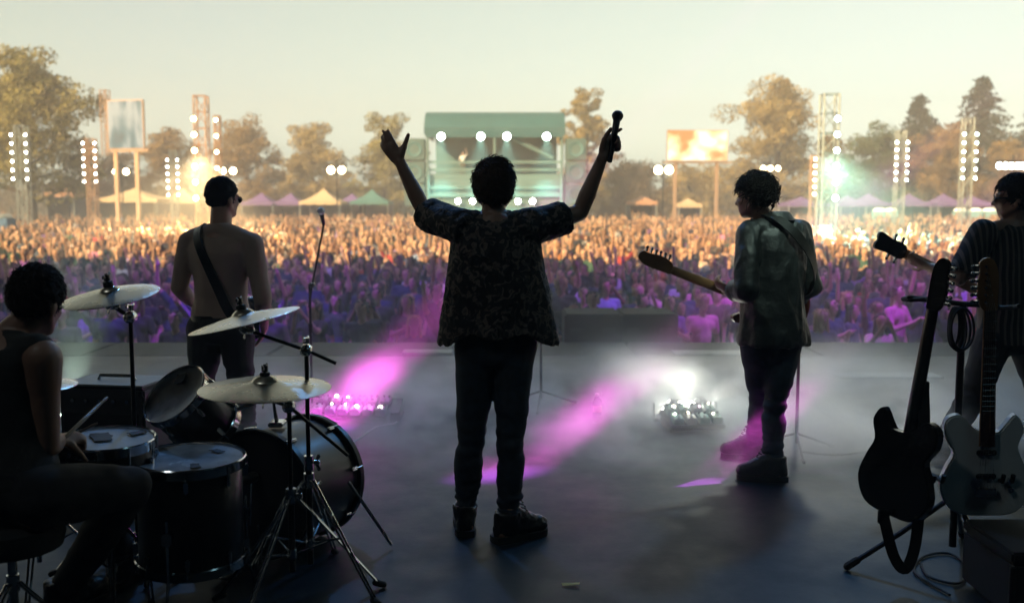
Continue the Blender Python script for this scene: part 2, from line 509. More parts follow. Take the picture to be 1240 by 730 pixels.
tree('broadleaf_tree', 'tall olive gold tree at the far left edge behind the light masts', 40, 54, 150, 82, L_olive, 'round', 1, .25, 1.5)
tree('broadleaf_tree', 'small rusty tree right of the left video screen', 203, 148, 72, 124, L_rust, 'round', 2, .2)
tree('broadleaf_tree', 'rusty tree behind the head of the guitarist in tan', 302, 136, 84, 122, L_rust, 'round', 3, .2, 1.2)
tree('broadleaf_tree', 'golden tree above the cream tent', 381, 146, 84, 122, L_gold, 'tier', 4, .2, 1.2)
tree('broadleaf_tree', "layered tree behind the singer's open left hand", 466, 134, 78, 122, L_olive, 'tier', 5, .2, 1.2)
tree('broadleaf_tree', 'pale golden tree rising just right of the teal stage roof', 708, 101, 58, 125, L_gold, 'round', 6, .15, 1.3)
tree('broadleaf_tree', 'low bushy tree below the raised microphone', 762, 197, 96, 130, L_far, 'round', 7, .12)
tree('broadleaf_tree', 'low tree under the glowing orange video screen', 842, 202, 92, 130, L_gold, 'round', 8, .12)
tree('broadleaf_tree', 'big golden tree above the head of the leather-jacketed guitarist', 940, 92, 118, 122, L_gold, 'round', 29, .14, 1.9)
tree('broadleaf_tree', 'hazy green tree right of the tall silver light mast', 1056, 152, 86, 120, L_green, 'round', 10, .12, 1.2)
tree('pine_tree', 'shorter dark conifer left of the tallest conifer', 1110, 109, 105, 126, L_dark, 'conifer', 11)
tree('broadleaf_tree', 'rusty tree between the two dark conifers on the right', 1143, 148, 84, 118, L_rust, 'round', 12, .15, 1.2)
tree('pine_tree', 'tallest dark conifer near the right edge', 1184, 87, 140, 124, L_dark, 'conifer', 13)
tree('broadleaf_tree', 'brown tree at the right edge above the bassist with sunglasses', 1222, 168, 70, 118, L_rust, 'round', 14, .15)
tree('pine_tree', 'dark conifer cut off by the right edge', 1250, 120, 120, 122, L_dark, 'conifer', 15)
tree('broadleaf_tree', 'low brown tree left of the far teal stage', 500, 178, 60, 128, L_green, 'round', 16, .12)
tree('broadleaf_tree', 'small dark tree under the left video screen', 140, 185, 70, 118, L_far, 'round', 17, .12)

# distant wood that reads as one mass
rng = np.random.default_rng(77)
k = 26000
x = rng.uniform(-130, 130, k); yy = rng.uniform(150, 175, k)
top = 4.2 + 1.6 * np.array([noise.noise((a * .05, 3, 0)) + .6 * noise.noise((a * .17, 9, 0)) for a in x])
z = -0.5 + (top + .5) * rng.random(k) ** .6
C = np.stack([x, yy, z], 1); N = rng.normal(size=(k, 3)) + np.array([0, -.8, .5]); N /= np.linalg.norm(N, axis=1, keepdims=True)
o = link('far_wood', quad_mesh('far_wood', quads(C, N, .35 + .4 * rng.random(k), rng)), L_far, None, False)
o['kind'] = 'stuff'; o['label'] = 'distant wood behind the tents and field'

# ------------------------------------------------------------------ light masts
def truss_mesh(mb, H, w, bay, rc=0.045, rb=0.024):
    c = [(-w / 2, -w / 2), (w / 2, -w / 2), (w / 2, w / 2), (-w / 2, w / 2)]
    for x, y in c: mb.tube([(x, y, 0), (x, y, H)], rc, 6)
    nb = max(2, int(H / bay)); b = H / nb
    for i in range(nb + 1):
        for j in range(4):
            p, q = c[j], c[(j + 1) % 4]
            mb.tube([(*p, min(H - .02, i * b + .02)), (*q, min(H - .02, i * b + .02))], rb, 4)
            if i < nb:
                if i % 2: p, q = q, p
                mb.tube([(*p, i * b + .02), (*q, (i + 1) * b)], rb, 4)
    return mb
E_white = mat('lamp_glow_white', (0.9, 0.9, 0.85), 0.3, emit=(1.0, 0.96, 0.84), estr=12)
E_warm = mat('lamp_glow_warm', (0.9, 0.8, 0.6), 0.3, emit=(1.0, 0.78, 0.45), estr=11)
E_teal = mat('lamp_glow_teal', (0.8, 0.9, 0.85), 0.3, emit=(0.78, 1.0, 0.86), estr=12)
M_can = mat('lamp_housing', (0.03, 0.03, 0.03), 0.5, 0.4)
_lamp_cache = {}
def lamp_on(parent, loc, r, em, face=(0, -1, 0)):
    """round floodlight: can with yoke (part), glowing lens (sub-part)"""
    key = (round(r, 3), em.name)
    fd = V(face).normalized()
    if key not in _lamp_cache:
        a = MB().lathe([(r * .55, r * 1.1), (r * .95, r * .7), (r * 1.08, 0), (r * 1.08, -r * .12), (r * .98, -r * .12)], 16, caps=False, axis=(0, 1, 0))
        a.tube([(-r * 1.2, 0, r * .0), (-r * 1.2, r * .6, r * .9), (r * 1.2, r * .6, r * .9), (r * 1.2, 0, 0)], r * .09, 5)
        b = MB().lathe([(0, -r * .10), (r * .6, -r * .08), (r * .98, -r * .02)], 16, axis=(0, 1, 0))
        ma = a.mesh('lamp'); mb_ = b.mesh('lens'); ma.materials.append(M_can); mb_.materials.append(em)
        _lamp_cache[key] = (ma, mb_)
    ma, mb_ = _lamp_cache[key]
    o = bpy.data.objects.new('lamp', ma); COL.objects.link(o); o.parent = parent; o.location = loc
    l_ = bpy.data.objects.new('lens', mb_); COL.objects.link(l_); l_.parent = o
    o.rotation_euler = V((0, -1, 0)).rotation_difference(fd).to_euler()
    return o
def mast(label, px, top_y, d, w, cols, y0, y1, n, r, em, matl=M_truss, two=None):
    base = P(px, 250, d); base.z = gz(d)
    H = P(px, top_y, d).z - base.z
    t = thing('light_mast', label, 'light tower', base, 'truss light masts in the field')
    truss_mesh(MB(), H, w, w * 1.3).build('truss', matl, t)
    MB().box((0, 0, .04), (w * 2.2, w * 2.2, .08), bevel=.01).build('base_plate', matl, t)
    for c in cols:
        dx = (c - px) * d / F_PX
        for i in range(n):
            z = P(px, y0 + (y1 - y0) * i / (n - 1), d).z - base.z
            lamp_on(t, (dx, -w / 2 - r * 1.25, z), r, em)
        if abs(dx) > w * .6:
            s_ = math.copysign(1, dx)
            z0 = P(px, y0, d).z - base.z; z1 = P(px, y1, d).z - base.z
            MB().tube([(dx, -w / 2, z1 - r * 2), (dx, -w / 2, z0 + r * 2)], .03, 6).build('lamp_bar', matl, t)
            for z in (z0, z1): MB().tube([(s_ * w / 2, -w / 2, z), (dx, -w / 2 , z)], .025, 6).build('arm', matl, t)
    return t
mast('light mast with two lamp columns before the big left tree', 30, 152, 60, .55, (21, 38), 164, 217, 6, .07, E_white)
mast('light mast touching the left side of the left video screen', 113, 168, 64, .5, (106, 120), 174, 220, 6, .07, E_white, M_truss_w)
mast('distant light mast midway between the left screen and the tall orange mast', 212, 182, 82, .5, (206, 218), 194, 236, 6, .08, E_white)
mast("tall orange lit mast beside the guitarist in tan's head", 247, 116, 54, .62, (241,), 145, 240, 6, .135, E_warm, M_truss_w, None)
mast('thin mast of lamps half behind the tall orange lit mast', 266, 140, 66, .35, (266,), 146, 204, 4, .12, E_warm, M_truss_w)
mast('tall silver truss mast right of the leather-jacketed guitarist', 1001, 114, 46, .68, (1007,), 145, 240, 6, .125, E_teal)
mast('short mast of warm lamps just left of the tall silver mast', 984, 188, 74, .4, (984,), 193, 235, 6, .11, E_warm, M_truss_w)
mast('light mast with two lamp columns before the shorter dark conifer', 1088, 158, 66, .5, (1081, 1094), 173, 218, 6, .08, E_teal)
mast('light mast with two lamp columns before the tallest conifer', 1168, 143, 58, .5, (1161, 1176), 163, 216, 6, .075, E_teal)
spot('orange_mast_lamp', (P(243, 190, 53).x, 53, P(243, 190, 53).z), (P(243, 190, 53).x + 1, 47, -3), 60000, (1.0, .70, .34), 84, .5, .5)
spot('teal_mast_lamp', (P(1007, 190, 45).x, 45, P(1007, 190, 45).z), (P(1007, 190, 45).x + 1, 40, -3), 38000, (.50, 1.0, .76), 84, .5, .5)
# low flood on the tall silver mast
t = thing('flood_light', 'big bright round flood lamp low in front of the tall silver mast', 'lamp', (P(1001, 250, 44).x, 44, gz(44)))
zl = P(1001, 281, 44).z - gz(44)
MB().tube([(0, .25, 0), (0, .25, zl)], .04, 8).build('pole', M_truss, t)
MB().box((0, .25, .03), (.5, .5, .06), bevel=.01).build('base_plate', M_truss, t)
lamp_on(t, (0, 0, zl), .27, E_warm)

# ------------------------------------------------------------------ video screens
def screen_mat(name, c_dark, c_mid, c_hi, strength, sx, sz, seed):
    m = bpy.data.materials.new(name); m.use_nodes = True
    n = m.node_tree.nodes; l = m.node_tree.links; b = n['Principled BSDF']
    b.inputs['Base Color'].default_value = (.01, .01, .01, 1); b.inputs['Roughness'].default_value = .4
    tc = n.new('ShaderNodeTexCoord'); mp = n.new('ShaderNodeMapping'); mp.inputs['Scale'].default_value = (sx, 1, sz); mp.inputs['Location'].default_value = (seed, 0, 0)
    nz = n.new('ShaderNodeTexNoise'); nz.inputs['Scale'].default_value = 1.0; nz.inputs['Detail'].default_value = 3
    l.new(tc.outputs['Object'], mp.inputs['Vector']); l.new(mp.outputs[0], nz.inputs['Vector'])
    cr = n.new('ShaderNodeValToRGB'); e = cr.color_ramp.elements
    e[0].position = .34; e[0].color = (*c_dark, 1); e[1].position = .62; e[1].color = (*c_hi, 1)
    q = e.new(.47); q.color = (*c_mid, 1)
    l.new(nz.outputs['Fac'], cr.inputs['Fac']); l.new(cr.outputs[0], b.inputs['Emission Color'])
    b.inputs['Emission Strength'].default_value = strength
    m.cycles.emission_sampling = 'NONE'
    return m
def video_screen(label, x0, x1, y0, y1, d, rot, smat, legs, fm, side_truss=False):
    c = P((x0 + x1) / 2, (y0 + y1) / 2, d); w = (x1 - x0) * d / F_PX / math.cos(rot); h = (y1 - y0) * d / F_PX
    g0 = gz(d)
    t = thing('video_screen', label, 'video screen', (c.x, d, g0), 'video screens in the field', rot)
    cz = c.z - g0
    MB().box((0, 0.14, cz), (w, .22, h), bevel=.02).build('cabinet', fm, t)
    MB().add([(-w / 2 + .06, .025, cz - h / 2 + .06), (w / 2 - .06, .025, cz - h / 2 + .06), (w / 2 - .06, .025, cz + h / 2 - .06), (-w / 2 + .06, .025, cz + h / 2 - .06)], [(0, 1, 2, 3)]).build('display', smat, t, False)
    for lx in legs:
        dx = (lx - (x0 + x1) / 2) * d / F_PX
        MB().box((dx, .35, (cz + h / 2) / 2), (.32, .18, cz + h / 2), bevel=.02).build('post', fm, t)
    MB().box((0, .27, cz - h / 2 - .1), (w * 1.15, .25, .16), bevel=.01).build('crossbeam', fm, t)
    if side_truss:
        mb = truss_mesh(MB(), h + 1.2, .5, .6, .04, .02)
        o = mb.build('side_truss', fm, t); o.location = (-w / 2 - .3, .3, cz - h / 2 - .4)
    return t
video_screen('left video screen showing white and teal figures on tall posts', 128, 175, 122, 180, 74, R(-12),
             screen_mat('screen_teal', (.01, .03, .06), (.10, .34, .36), (.95, 1.0, .86), .24, .9, .28, 3.3), (134, 162), M_truss_w, True)
video_screen('right video screen glowing orange white above the crowd', 808, 882, 158, 195, 88, R(4),
             screen_mat('screen_orange', (.55, .22, .06), (1.0, .66, .30), (1.0, .95, .8), .8, .45, .5, 8.1), (819, 870), M_truss_w)

# ------------------------------------------------------------------ twin lamp posts
def lamp_post(label, px, top_y, d, n, em, gap=.9, r=.3):
    base = P(px, 250, d); base.z = gz(d)
    H = P(px, top_y, d).z - base.z
    t = thing('lamp_post', label, 'lamp post', base, 'lamp posts by the tents')
    MB().tube([(0, .2, 0), (0, .2, H + .8)], [.08, .05], 8).build('pole', M_black, t)
    MB().tube([(-gap * n / 2, .2, H + .35), (gap * n / 2, .2, H + .35)], .04, 6).build('crossbar', M_black, t)
    for i in range(n): lamp_on(t, ((i - (n - 1) / 2) * gap, 0, H), r, em)
lamp_post('dark post with two bright lamps left of the orange screen', 803, 206, 80, 2, E_warm, .85, .33)
lamp_post('post with two bright lamps in front of the golden tree above the cream tent', 408, 206, 90, 2, E_warm, .95, .33)
lamp_post('post with two lamps right of the guitarist in tan', 277, 207, 90, 2, E_warm, .95, .3)
lamp_post('post with two warm lamps under the left video screen', 148, 208, 92, 2, E_warm, .95, .28)
lamp_post('bar of six white lamps above the bassist with sunglasses', 1226, 201, 70, 6, E_white, .42, .22)
lamp_post("bar of three lamps just right of the curly-haired guitarist's head", 932, 204, 84, 3, E_warm, .62, .2)

# ------------------------------------------------------------------ tents and booths
T_purple = mat('purple_canvas', (0.15, 0.09, 0.26), 0.8, 0, .1, 1)
T_cream = mat('cream_canvas', (0.55, 0.42, 0.26), 0.8, 0, .08, 1)
T_teal = mat('teal_canvas', (0.06, 0.18, 0.18), 0.8, 0, .1, 1)
T_rust = mat('rust_canvas', (0.45, 0.24, 0.14), 0.8, 0, .1, 1)
T_wall = mat('tent_dark_wall', (0.035, 0.035, 0.06), 0.9, 0, .2, 1)
E_string = mat('string_bulb', (0.9, 0.8, 0.6), 0.4, emit=(1, .82, .55), estr=16)
def tent(label, x0, x1, peak_y, eave_y, d, canvas, depth=4.5, walls=True):
    g0 = gz(d); c = P((x0 + x1) / 2, 250, d); w = (x1 - x0) * d / F_PX
    zp = P(0, peak_y, d).z - g0; ze = P(0, eave_y, d).z - g0
    t = thing('market_tent', label, 'tent', (c.x, d + depth / 2, g0), 'tents along the far edge of the field')
    b = MB(); n = 6; hw, hd = w / 2, depth / 2
    rg = []
    for i in range(n + 1):
        f = i / n; k = 1 - f; z = ze + (zp - ze) * (f ** 1.5 if f < 1 else 1)
        rg.append([(sx * hw * k - 0.0, sy * hd * k, z) for sx, sy in ((-1, -1), (1, -1), (1, 1), (-1, 1))])
    vs = [p for r_ in rg for p in r_]
    fs = [(i * 4 + j, i * 4 + (j + 1) % 4, (i + 1) * 4 + (j + 1) % 4, (i + 1) * 4 + j) for i in range(n) for j in range(4)]
    b.add(vs, fs); b.build('canopy', canvas, t, False)
    v = MB()
    for j in range(4):
        p = V(rg[0][j]); q = V(rg[0][(j + 1) % 4]); m_ = 8
        pts = [p.lerp(q, i / m_) for i in range(m_ + 1)]
        off = V((0, 0, -.38))
        vs = [x * 1.004 for x in pts] + [x * 1.004 + off + V((0, 0, .08 if i % 2 else 0)) for i, x in enumerate(pts)]
        v.add(vs, [(i, i + 1, m_ + 2 + i, m_ + 1 + i) for i in range(m_)])
    v.build('valance', canvas, t, False)
    for sx, sy in ((-1, -1), (1, -1), (1, 1), (-1, 1)):
        MB().tube([(sx * (hw - .06), sy * (hd - .06), 0), (sx * (hw - .06), sy * (hd - .06), ze)], .045, 6).build('leg', M_truss, t)
    if walls:
        MB().box((0, hd - .02, (ze - .4) / 2), (w - .2, .03, ze - .4)).build('back_wall', T_wall, t)
        for sx in (-1, 1): MB().box((sx * (hw - .12), .05, (ze - .4) / 2), (.03, depth - .3, ze - .4)).build('side_wall', T_wall, t)
        MB().box((0, -hd * .45, .55), (w * .8, .6, 1.1), bevel=.02).build('counter', T_wall, t)
    return t
tent('purple peaked tent behind the guitarist in tan', 292, 330, 233, 245, 108, T_purple)
tent('purple peaked tent left of the cream tent', 330, 364, 233, 245, 108.5, T_purple)
tent('cream gabled tent between the purple tents', 362, 412, 228, 244, 104, T_cream, 5)
tent('purple tent squeezed between the cream and the teal tent', 405, 440, 234, 245, 109, T_purple)
tent('teal tent left of the singer', 424, 470, 229, 244, 106, T_teal, 5)
tent('purple tent farthest left of the right-hand row', 1018, 1050, 236, 246, 104, T_purple)
tent('wide purple tent left of the mast before the shorter conifer', 1040, 1080, 234, 246, 106, T_purple)
tent('purple tent right of the mast before the shorter conifer', 1093, 1128, 234, 246, 104, T_purple)
tent('purple tent left of the mast before the tallest conifer', 1136, 1170, 234, 246, 104, T_purple)
tent('purple tent beside the shoulder of the bassist with sunglasses', 1168, 1204, 236, 246, 105, T_purple)
tent('long dark pavilion with cream roof under the left video screen', 112, 190, 227, 241, 100, T_cream, 6)
tent('rust coloured canopy behind the left light masts', 55, 90, 222, 234, 96, T_rust, 5)
tent('low cream canopy behind the tall orange lit mast', 186, 240, 228, 242, 104, T_cream, 5)
tent('small cream tent below the orange video screen', 822, 850, 240, 247, 98, T_cream, 3)
tent('small orange canopy below the raised microphone', 762, 796, 236, 244, 98, T_rust, 3)
tent('grey tent between the golden tree and the tall silver mast', 955, 998, 238, 246, 100, T_purple, 4)

B_teal = mat('teal_booth', (0.20, 0.42, 0.42), 0.6, 0, .1, 1)
B_blue = mat('blue_booth', (0.05, 0.13, 0.24), 0.6, 0, .1, 1)
B_panel = mat('booth_door', (0.22, 0.40, 0.42), 0.5, 0, .1, 1)
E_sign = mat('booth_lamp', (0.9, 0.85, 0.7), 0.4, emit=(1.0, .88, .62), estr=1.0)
def booth(label, px, d, body, lit=True):
    c = P(px, 250, d)
    t = thing('portable_booth', label, 'booth', (c.x, d, gz(d)), 'pale portable booths by the right tents' if lit else None)
    MB().box((0, 0, 1.1), (1.05, 1.05, 2.2), bevel=.03).build('cabin', body, t)
    MB().box((0, -.54, 1.0), (.8, .03, 1.8), bevel=.01).build('door', B_panel if lit else body, t)
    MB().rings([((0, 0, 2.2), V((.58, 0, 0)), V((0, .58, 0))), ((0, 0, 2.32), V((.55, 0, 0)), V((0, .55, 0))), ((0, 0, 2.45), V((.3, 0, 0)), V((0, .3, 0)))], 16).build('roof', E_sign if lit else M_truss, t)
for px, lb in ((1065, 'leftmost pale booth left of the mast before the shorter conifer'), (1079, 'pale booth directly behind the mast before the shorter conifer'), (1163, 'pale booth behind the mast before the tallest conifer'), (1181, 'pale booth right of the mast before the tallest conifer'), (1198, 'pale booth nearest the bassist with sunglasses')):
    booth(lb, px, 96, B_teal)
booth('dark blue portable toilet at the far left edge of the field', 2, 56, B_blue, False)

# ------------------------------------------------------------------ far stage with teal roof
D = 95.0
g0 = gz(D)
def X(px): return (px - 620) * D / F_PX
def Z(py): return P(600, py, D).z - g0
t = thing('festival_stage', 'far teal roofed stage behind the singer with four bright lamps', 'stage', (0, D, g0))
M_troof = mat('teal_roof_sheet', (0.020, 0.090, 0.105), 0.55, 0, .12, .6)
M_tdark = mat('teal_backdrop', (0.05, 0.13, 0.14), 0.8, 0, .2, .5)
M_pale = mat('pale_deck', (0.09, 0.16, 0.155), 0.7, 0, .1, .8)
M_spk = mat('pale_speaker', (0.05, 0.10, 0.10), 0.7, 0, .12, 1)
x0, x1 = X(520), X(680)
rg = []
rf = MB()
prof = [(-3.2, Z(166)), (-3.3, Z(158)), (-2.6, Z(146)), (-1.2, Z(138)), (1, Z(135)), (4, Z(137)), (7, Z(146))]
vs = [(xx, y, z) for xx in (x0, x1) for y, z in prof] + [(xx, y, z - .25) for xx in (x0, x1) for y, z in prof]
k = len(prof)
fs = [(i, i + 1, k + i + 1, k + i) for i in range(k - 1)] + [(2 * k + i + 1, 2 * k + i, 3 * k + i, 3 * k + i + 1) for i in range(k - 1)]
fs += [(i + 1, i, 2 * k + i, 2 * k + i + 1) for i in range(k - 1)] + [(k + i, k + i + 1, 3 * k + i + 1, 3 * k + i) for i in range(k - 1)]
fs += [(0, k, 3 * k, 2 * k), (k - 1, 2 * k - 1 + 0, 4 * k - 1, 3 * k - 1)]
rf.add(vs, fs).build('roof', M_troof, t)
for s_, xx in ((-1, x0), (1, x1)):
    MB().prism([(-3.2, Z(166))] + prof[1:] + [(7, Z(166))], -.06, .06, Matrix.Translation((xx + s_ * .07, 0, 0)) @ Matrix.Rotation(R(90), 4, 'Z')).build('gable', M_troof, t, False)
MB().box(((x0 + x1) / 2, 6.6, Z(166) / 2), (x1 - x0 - .4, .15, Z(150))).build('backdrop', M_tdark, t)
MB().box(((x0 + x1) / 2, 1.5, Z(212) / 2), (x1 - x0 + .6, 8, Z(212)), bevel=.03).build('platform', M_pale, t)
for i, py in enumerate((198, 207)):
    MB().box(((x0 + x1) / 2, -2.65 , Z(py)), (x1 - x0 - .3, .12, .22), bevel=.02).build('rail', M_pale, t)
for py in (228, 237):
    MB().box(((x0 + x1) / 2, -2.75, Z(py)), (x1 - x0 - .2, .14, .3), bevel=.02).build('fascia_strip', M_pale, t)
for px in (522, 600, 678):
    MB().tube([(X(px), -2.9, 0), (X(px), -2.9, Z(164))], .12, 8).build('column', M_pale, t)
MB().tube([(X(607), -2.3, Z(163)), (X(668), -2.3, Z(193))], .16, 8).build('diagonal_brace', M_pale, t)
MB().tube([(x0, -3.05, Z(165)), (x1, -3.05, Z(165))], .09, 8).build('front_truss', M_pale, t)
for px in (538, 584, 614, 660): lamp_on(t, (X(px), -3.35, Z(168.5)), .33, E_teal)
for px in (557, 574, 627, 644): lamp_on(t, (X(px), -3.0, Z(244)), .24, E_white)
MB().box((0 + (x0 + x1) / 2, -2.6, Z(251) / 2), (x1 - x0, .1, Z(251))).build('lower_fascia', M_tdark, t)
for s_, (a, b) in (('l', (506, 530)), ('r', (671, 695))):
    for i in range(3):
        zc0, zc1 = Z(250 - i * 27), Z(224 - i * 27)
        cb = MB().box(((X(a) + X(b)) / 2 + (-.9 if s_ == 'l' else .9), -2.2, (zc0 + zc1) / 2), (X(b) - X(a), 1.6, (zc1 - zc0) * .97), bevel=.04).build('speaker_cabinet', M_spk, t)
        MB().lathe([(.05, .12), (.3, .1), (.62, -.02), (.70, -.05), (.74, 0)], 20, ((X(a) + X(b)) / 2 + (-.9 if s_ == 'l' else .9), -3.05, (zc0 + zc1) / 2), (0, 1, 0)).build('speaker_cone', M_tdark, cb)
for px, e in ((538, 1), (584, 1), (614, 1), (660, 1)):
    spot('teal_stage_lamp', (X(px), D - 3.6, Z(168.5) + g0), (X(px), D - 5.5, g0), 15000, (.45, 1.0, .82), 60, .7, .2)
# ------------------------------------------------------------------ crowd
rd = random.Random(5)
SKINS = [mat('crowd_skin_%d' % i, c, .55, 0, .1, 14) for i, c in enumerate([(.38, .22, .15), (.28, .15, .10), (.17, .09, .06), (.45, .28, .21)])]
SHIRTS = [('white', (.70, .68, .66)), ('black', (.015, .015, .018)), ('navy', (.02, .03, .08)), ('pink', (.60, .22, .36)), ('lilac', (.42, .30, .58)),
          ('grey', (.20, .20, .21)), ('red', (.40, .04, .04)), ('light blue', (.28, .40, .58)), ('cream', (.62, .54, .40)), ('dark green', (.03, .09, .05)), ('orange', (.60, .24, .06)), ('purple', (.20, .06, .32))]
SHIRT_M = [mat('crowd_shirt_' + n.replace(' ', '_'), c, .85, 0, .2, 9, .3, 25) for n, c in SHIRTS]
TROUS_M = [mat('crowd_trouser_%d' % i, c, .85, 0, .2, 12) for i, c in enumerate([(.02, .025, .04), (.06, .08, .13), (.03, .03, .03), (.2, .17, .12)])]
HAIRS = [('dark', (.012, .009, .008)), ('brown', (.05, .028, .015)), ('blond', (.32, .21, .09)), ('reddish', (.14, .05, .02))]
HAIR_M = [mat('crowd_hair_' + n, c, .55, 0, .4, 50) for n, c in HAIRS]
SHOE_M = mat('crowd_shoe', (.03, .03, .03), .7)
M_phone = mat('phone_shell', (.02, .02, .02), .3)

def crowd_caps(pose, female, seed):
    """capsules (a, b, ra, rb, label) of one standing spectator facing -y"""
    q = random.Random(seed); L = []
    sw = .175 if female else .20
    hipw = .10
    lean = q.uniform(-.03, .03)
    for s in (-1, 1):
        L.append(((s * hipw, 0, .92), (s * .11, 0, .50), .088, .06, 'trousers'))
        L.append(((s * .11, 0, .50), (s * .12, .02, .09), .058, .045, 'trousers'))
        L.append(((s * .12, .03, .05), (s * .13, -.14, .035), .045, .035, 'shoes'))
    L.append(((0, 0, .92), (0, 0, 1.02), .15, .145, 'trousers'))
    L.append(((0, 0, 1.02), (lean, -.005, 1.18), .135, .145, 'shirt'))
    L.append(((lean - sw * .45, 0, 1.33), (lean + sw * .45, 0, 1.33), .115, .115, 'shirt'))
    L.append(((lean, 0, 1.15), (lean, 0, 1.34), .14, .13, 'shirt'))
    L.append(((lean - sw * .8, 0, 1.42), (lean + sw * .8, 0, 1.42), .065, .065, 'shirt'))
    L.append(((lean, 0, 1.44), (lean, -.015, 1.57), .055, .05, 'skin'))
    h = V((lean, -.025, 1.64))
    L.append((h + V((0, .012, .02)), h + V((0, -.008, .045)), .088, .088, 'skin'))
    L.append((h + V((0, -.03, -.03)), h + V((0, -.04, -.06)), .062, .048, 'skin'))
    L.append((h + V((0, -.098, .0)), h + V((0, -.112, -.025)), .012, .016, 'skin'))
    for s in (-1, 1):
        sh = V((lean + s * sw, 0, 1.42))
        if pose == 'down': e, w = sh + V((s * .07, .03, -.28)), sh + V((s * .06, -.06, -.52))
        elif pose == 'clap': e, w = sh + V((s * .06, -.10, -.26)), V((s * .03, -.34, 1.30))
        elif pose == 'both': e, w = sh + V((s * .13, -.10, .22)), sh + V((s * .10, -.14, .50))
        elif pose == 'right':
            if s > 0: e, w = sh + V((.12, -.10, .22)), sh + V((.05, -.16, .50))
            else: e, w = sh + V((s * .07, .03, -.28)), sh + V((s * .02, -.12, -.48))
        elif pose == 'left':
            if s < 0: e, w = sh + V((-.10, -.12, .23)), sh + V((-.12, -.14, .51))
            else: e, w = sh + V((s * .07, .03, -.28)), sh + V((s * .02, -.12, -.48))
        elif pose == 'phone':
            if s > 0: e, w = sh + V((.05, -.22, -.08)), V((lean + .08, -.36, 1.62))
            else: e, w = sh + V((-.04, -.2, -.12)), V((lean - .06, -.36, 1.58))
        L.append((sh, sh.lerp(e, .62), .062, .055, 'shirt'))
        L.append((sh.lerp(e, .5), e, .046, .04, 'skin'))
        L.append((e, w, .042, .03, 'skin'))
        d = (w - e).normalized()
        L.append((w, w + d * .08, .032, .038, 'skin'))
        for k in range(3): L.append((w + d * .08 + V((.02 * (k - 1), 0, 0)), w + d * .16 + V((.028 * (k - 1), 0, 0)), .013, .010, 'skin'))
        L.append((w + d * .03, w + d * .09 + V((-s * .05, 0, 0)), .013, .011, 'skin'))
    return L, h

def crowd_hair(h, female, seed):
    q = random.Random(seed); b = MB()
    b.ell(h + V((0, .022, .045)), [V((.098, 0, 0)), V((0, .102, 0)), V((0, 0, .096))], 14, 8)
    if female:
        L = q.uniform(.18, .34)
        b.cap(h + V((0, .055, .0)), h + V((0, .075, -L)), .095, .075, 12, .7, (1, 0, 0))
        for s in (-1, 1): b.cap(h + V((s * .075, .02, .02)), h + V((s * .095, .0, -L * .9)), .035, .03, 8)
    else:
        for s in (-1, 1): b.cap(h + V((s * .08, .02, .02)), h + V((s * .08, .035, -.02)), .022, .02, 8)
    for _ in range(26):
        d = V((q.gauss(0, 1), q.gauss(.3, 1), abs(q.gauss(0, 1)) + .2)).normalized()
        p = h + V((d.x * .095, .022 + d.y * .10, .045 + d.z * .092))
        b.cap(p, p + d * .012, .02, .014, 6)
    return b

def variant(pose, female, seed):
    caps, h = crowd_caps(pose, female, seed)
    b = MB()
    for a, c, ra, rb, lab in caps:
        b.cap(a, c, ra, rb, 10)
    me = remesh(b, 'person', .017, 3)
    names = ['skin', 'shirt', 'trousers', 'shoes']
    fc = np.empty(len(me.polygons) * 3); me.polygons.foreach_get('center', fc); fc = fc.reshape(-1, 3)
    best = np.full(len(fc), 1e9); idx = np.zeros(len(fc), dtype=np.int32)
    for a, c, ra, rb, lab in caps:
        a = np.array(a); c = np.array(c); ab = c - a
        t_ = np.clip(((fc - a) @ ab) / max(1e-9, ab @ ab), 0, 1)
        dd = np.linalg.norm(fc - a - t_[:, None] * ab, axis=1) - (ra + (rb - ra) * t_)
        k = dd < best; best[k] = dd[k]; idx[k] = names.index(lab)
    for m_ in (SKINS[0], SHIRT_M[0], TROUS_M[0], SHOE_M): me.materials.append(m_)
    me.polygons.foreach_set('material_index', idx)
    me.polygons.foreach_set('use_smooth', [True] * len(me.polygons)); me.update()
    hm = crowd_hair(h, female, seed).mesh('hair'); hm.materials.append(HAIR_M[0])
    hm.polygons.foreach_set('use_smooth', [True] * len(hm.polygons))
    return me, hm
POSES = [('down', 'arms down'), ('clap', 'clapping'), ('both', 'both arms raised'), ('right', 'one arm raised'), ('left', 'one arm raised'), ('phone', 'hands by face')]
VARS = {}
for pi, (p_, _) in enumerate(POSES):
    for fem in (0, 1): VARS[(p_, fem)] = variant(p_, fem, pi * 2 + fem)

def pix(p):
    q = V(p) - V((0, 0, CAM_H)); z_ = q.dot(_fw)
    return 620 + F_PX * q.x / z_, 365 - F_PX * q.dot(_up) / z_
def hidden(px, py):
    return (548 < px < 652 and py < 420) or (904 < px < 962 and py < 420) or (226 < px < 296 and py < 420) or (690 < px < 808 and py > 372) \
        or px > 1200 or (px < 60 and py > 330)

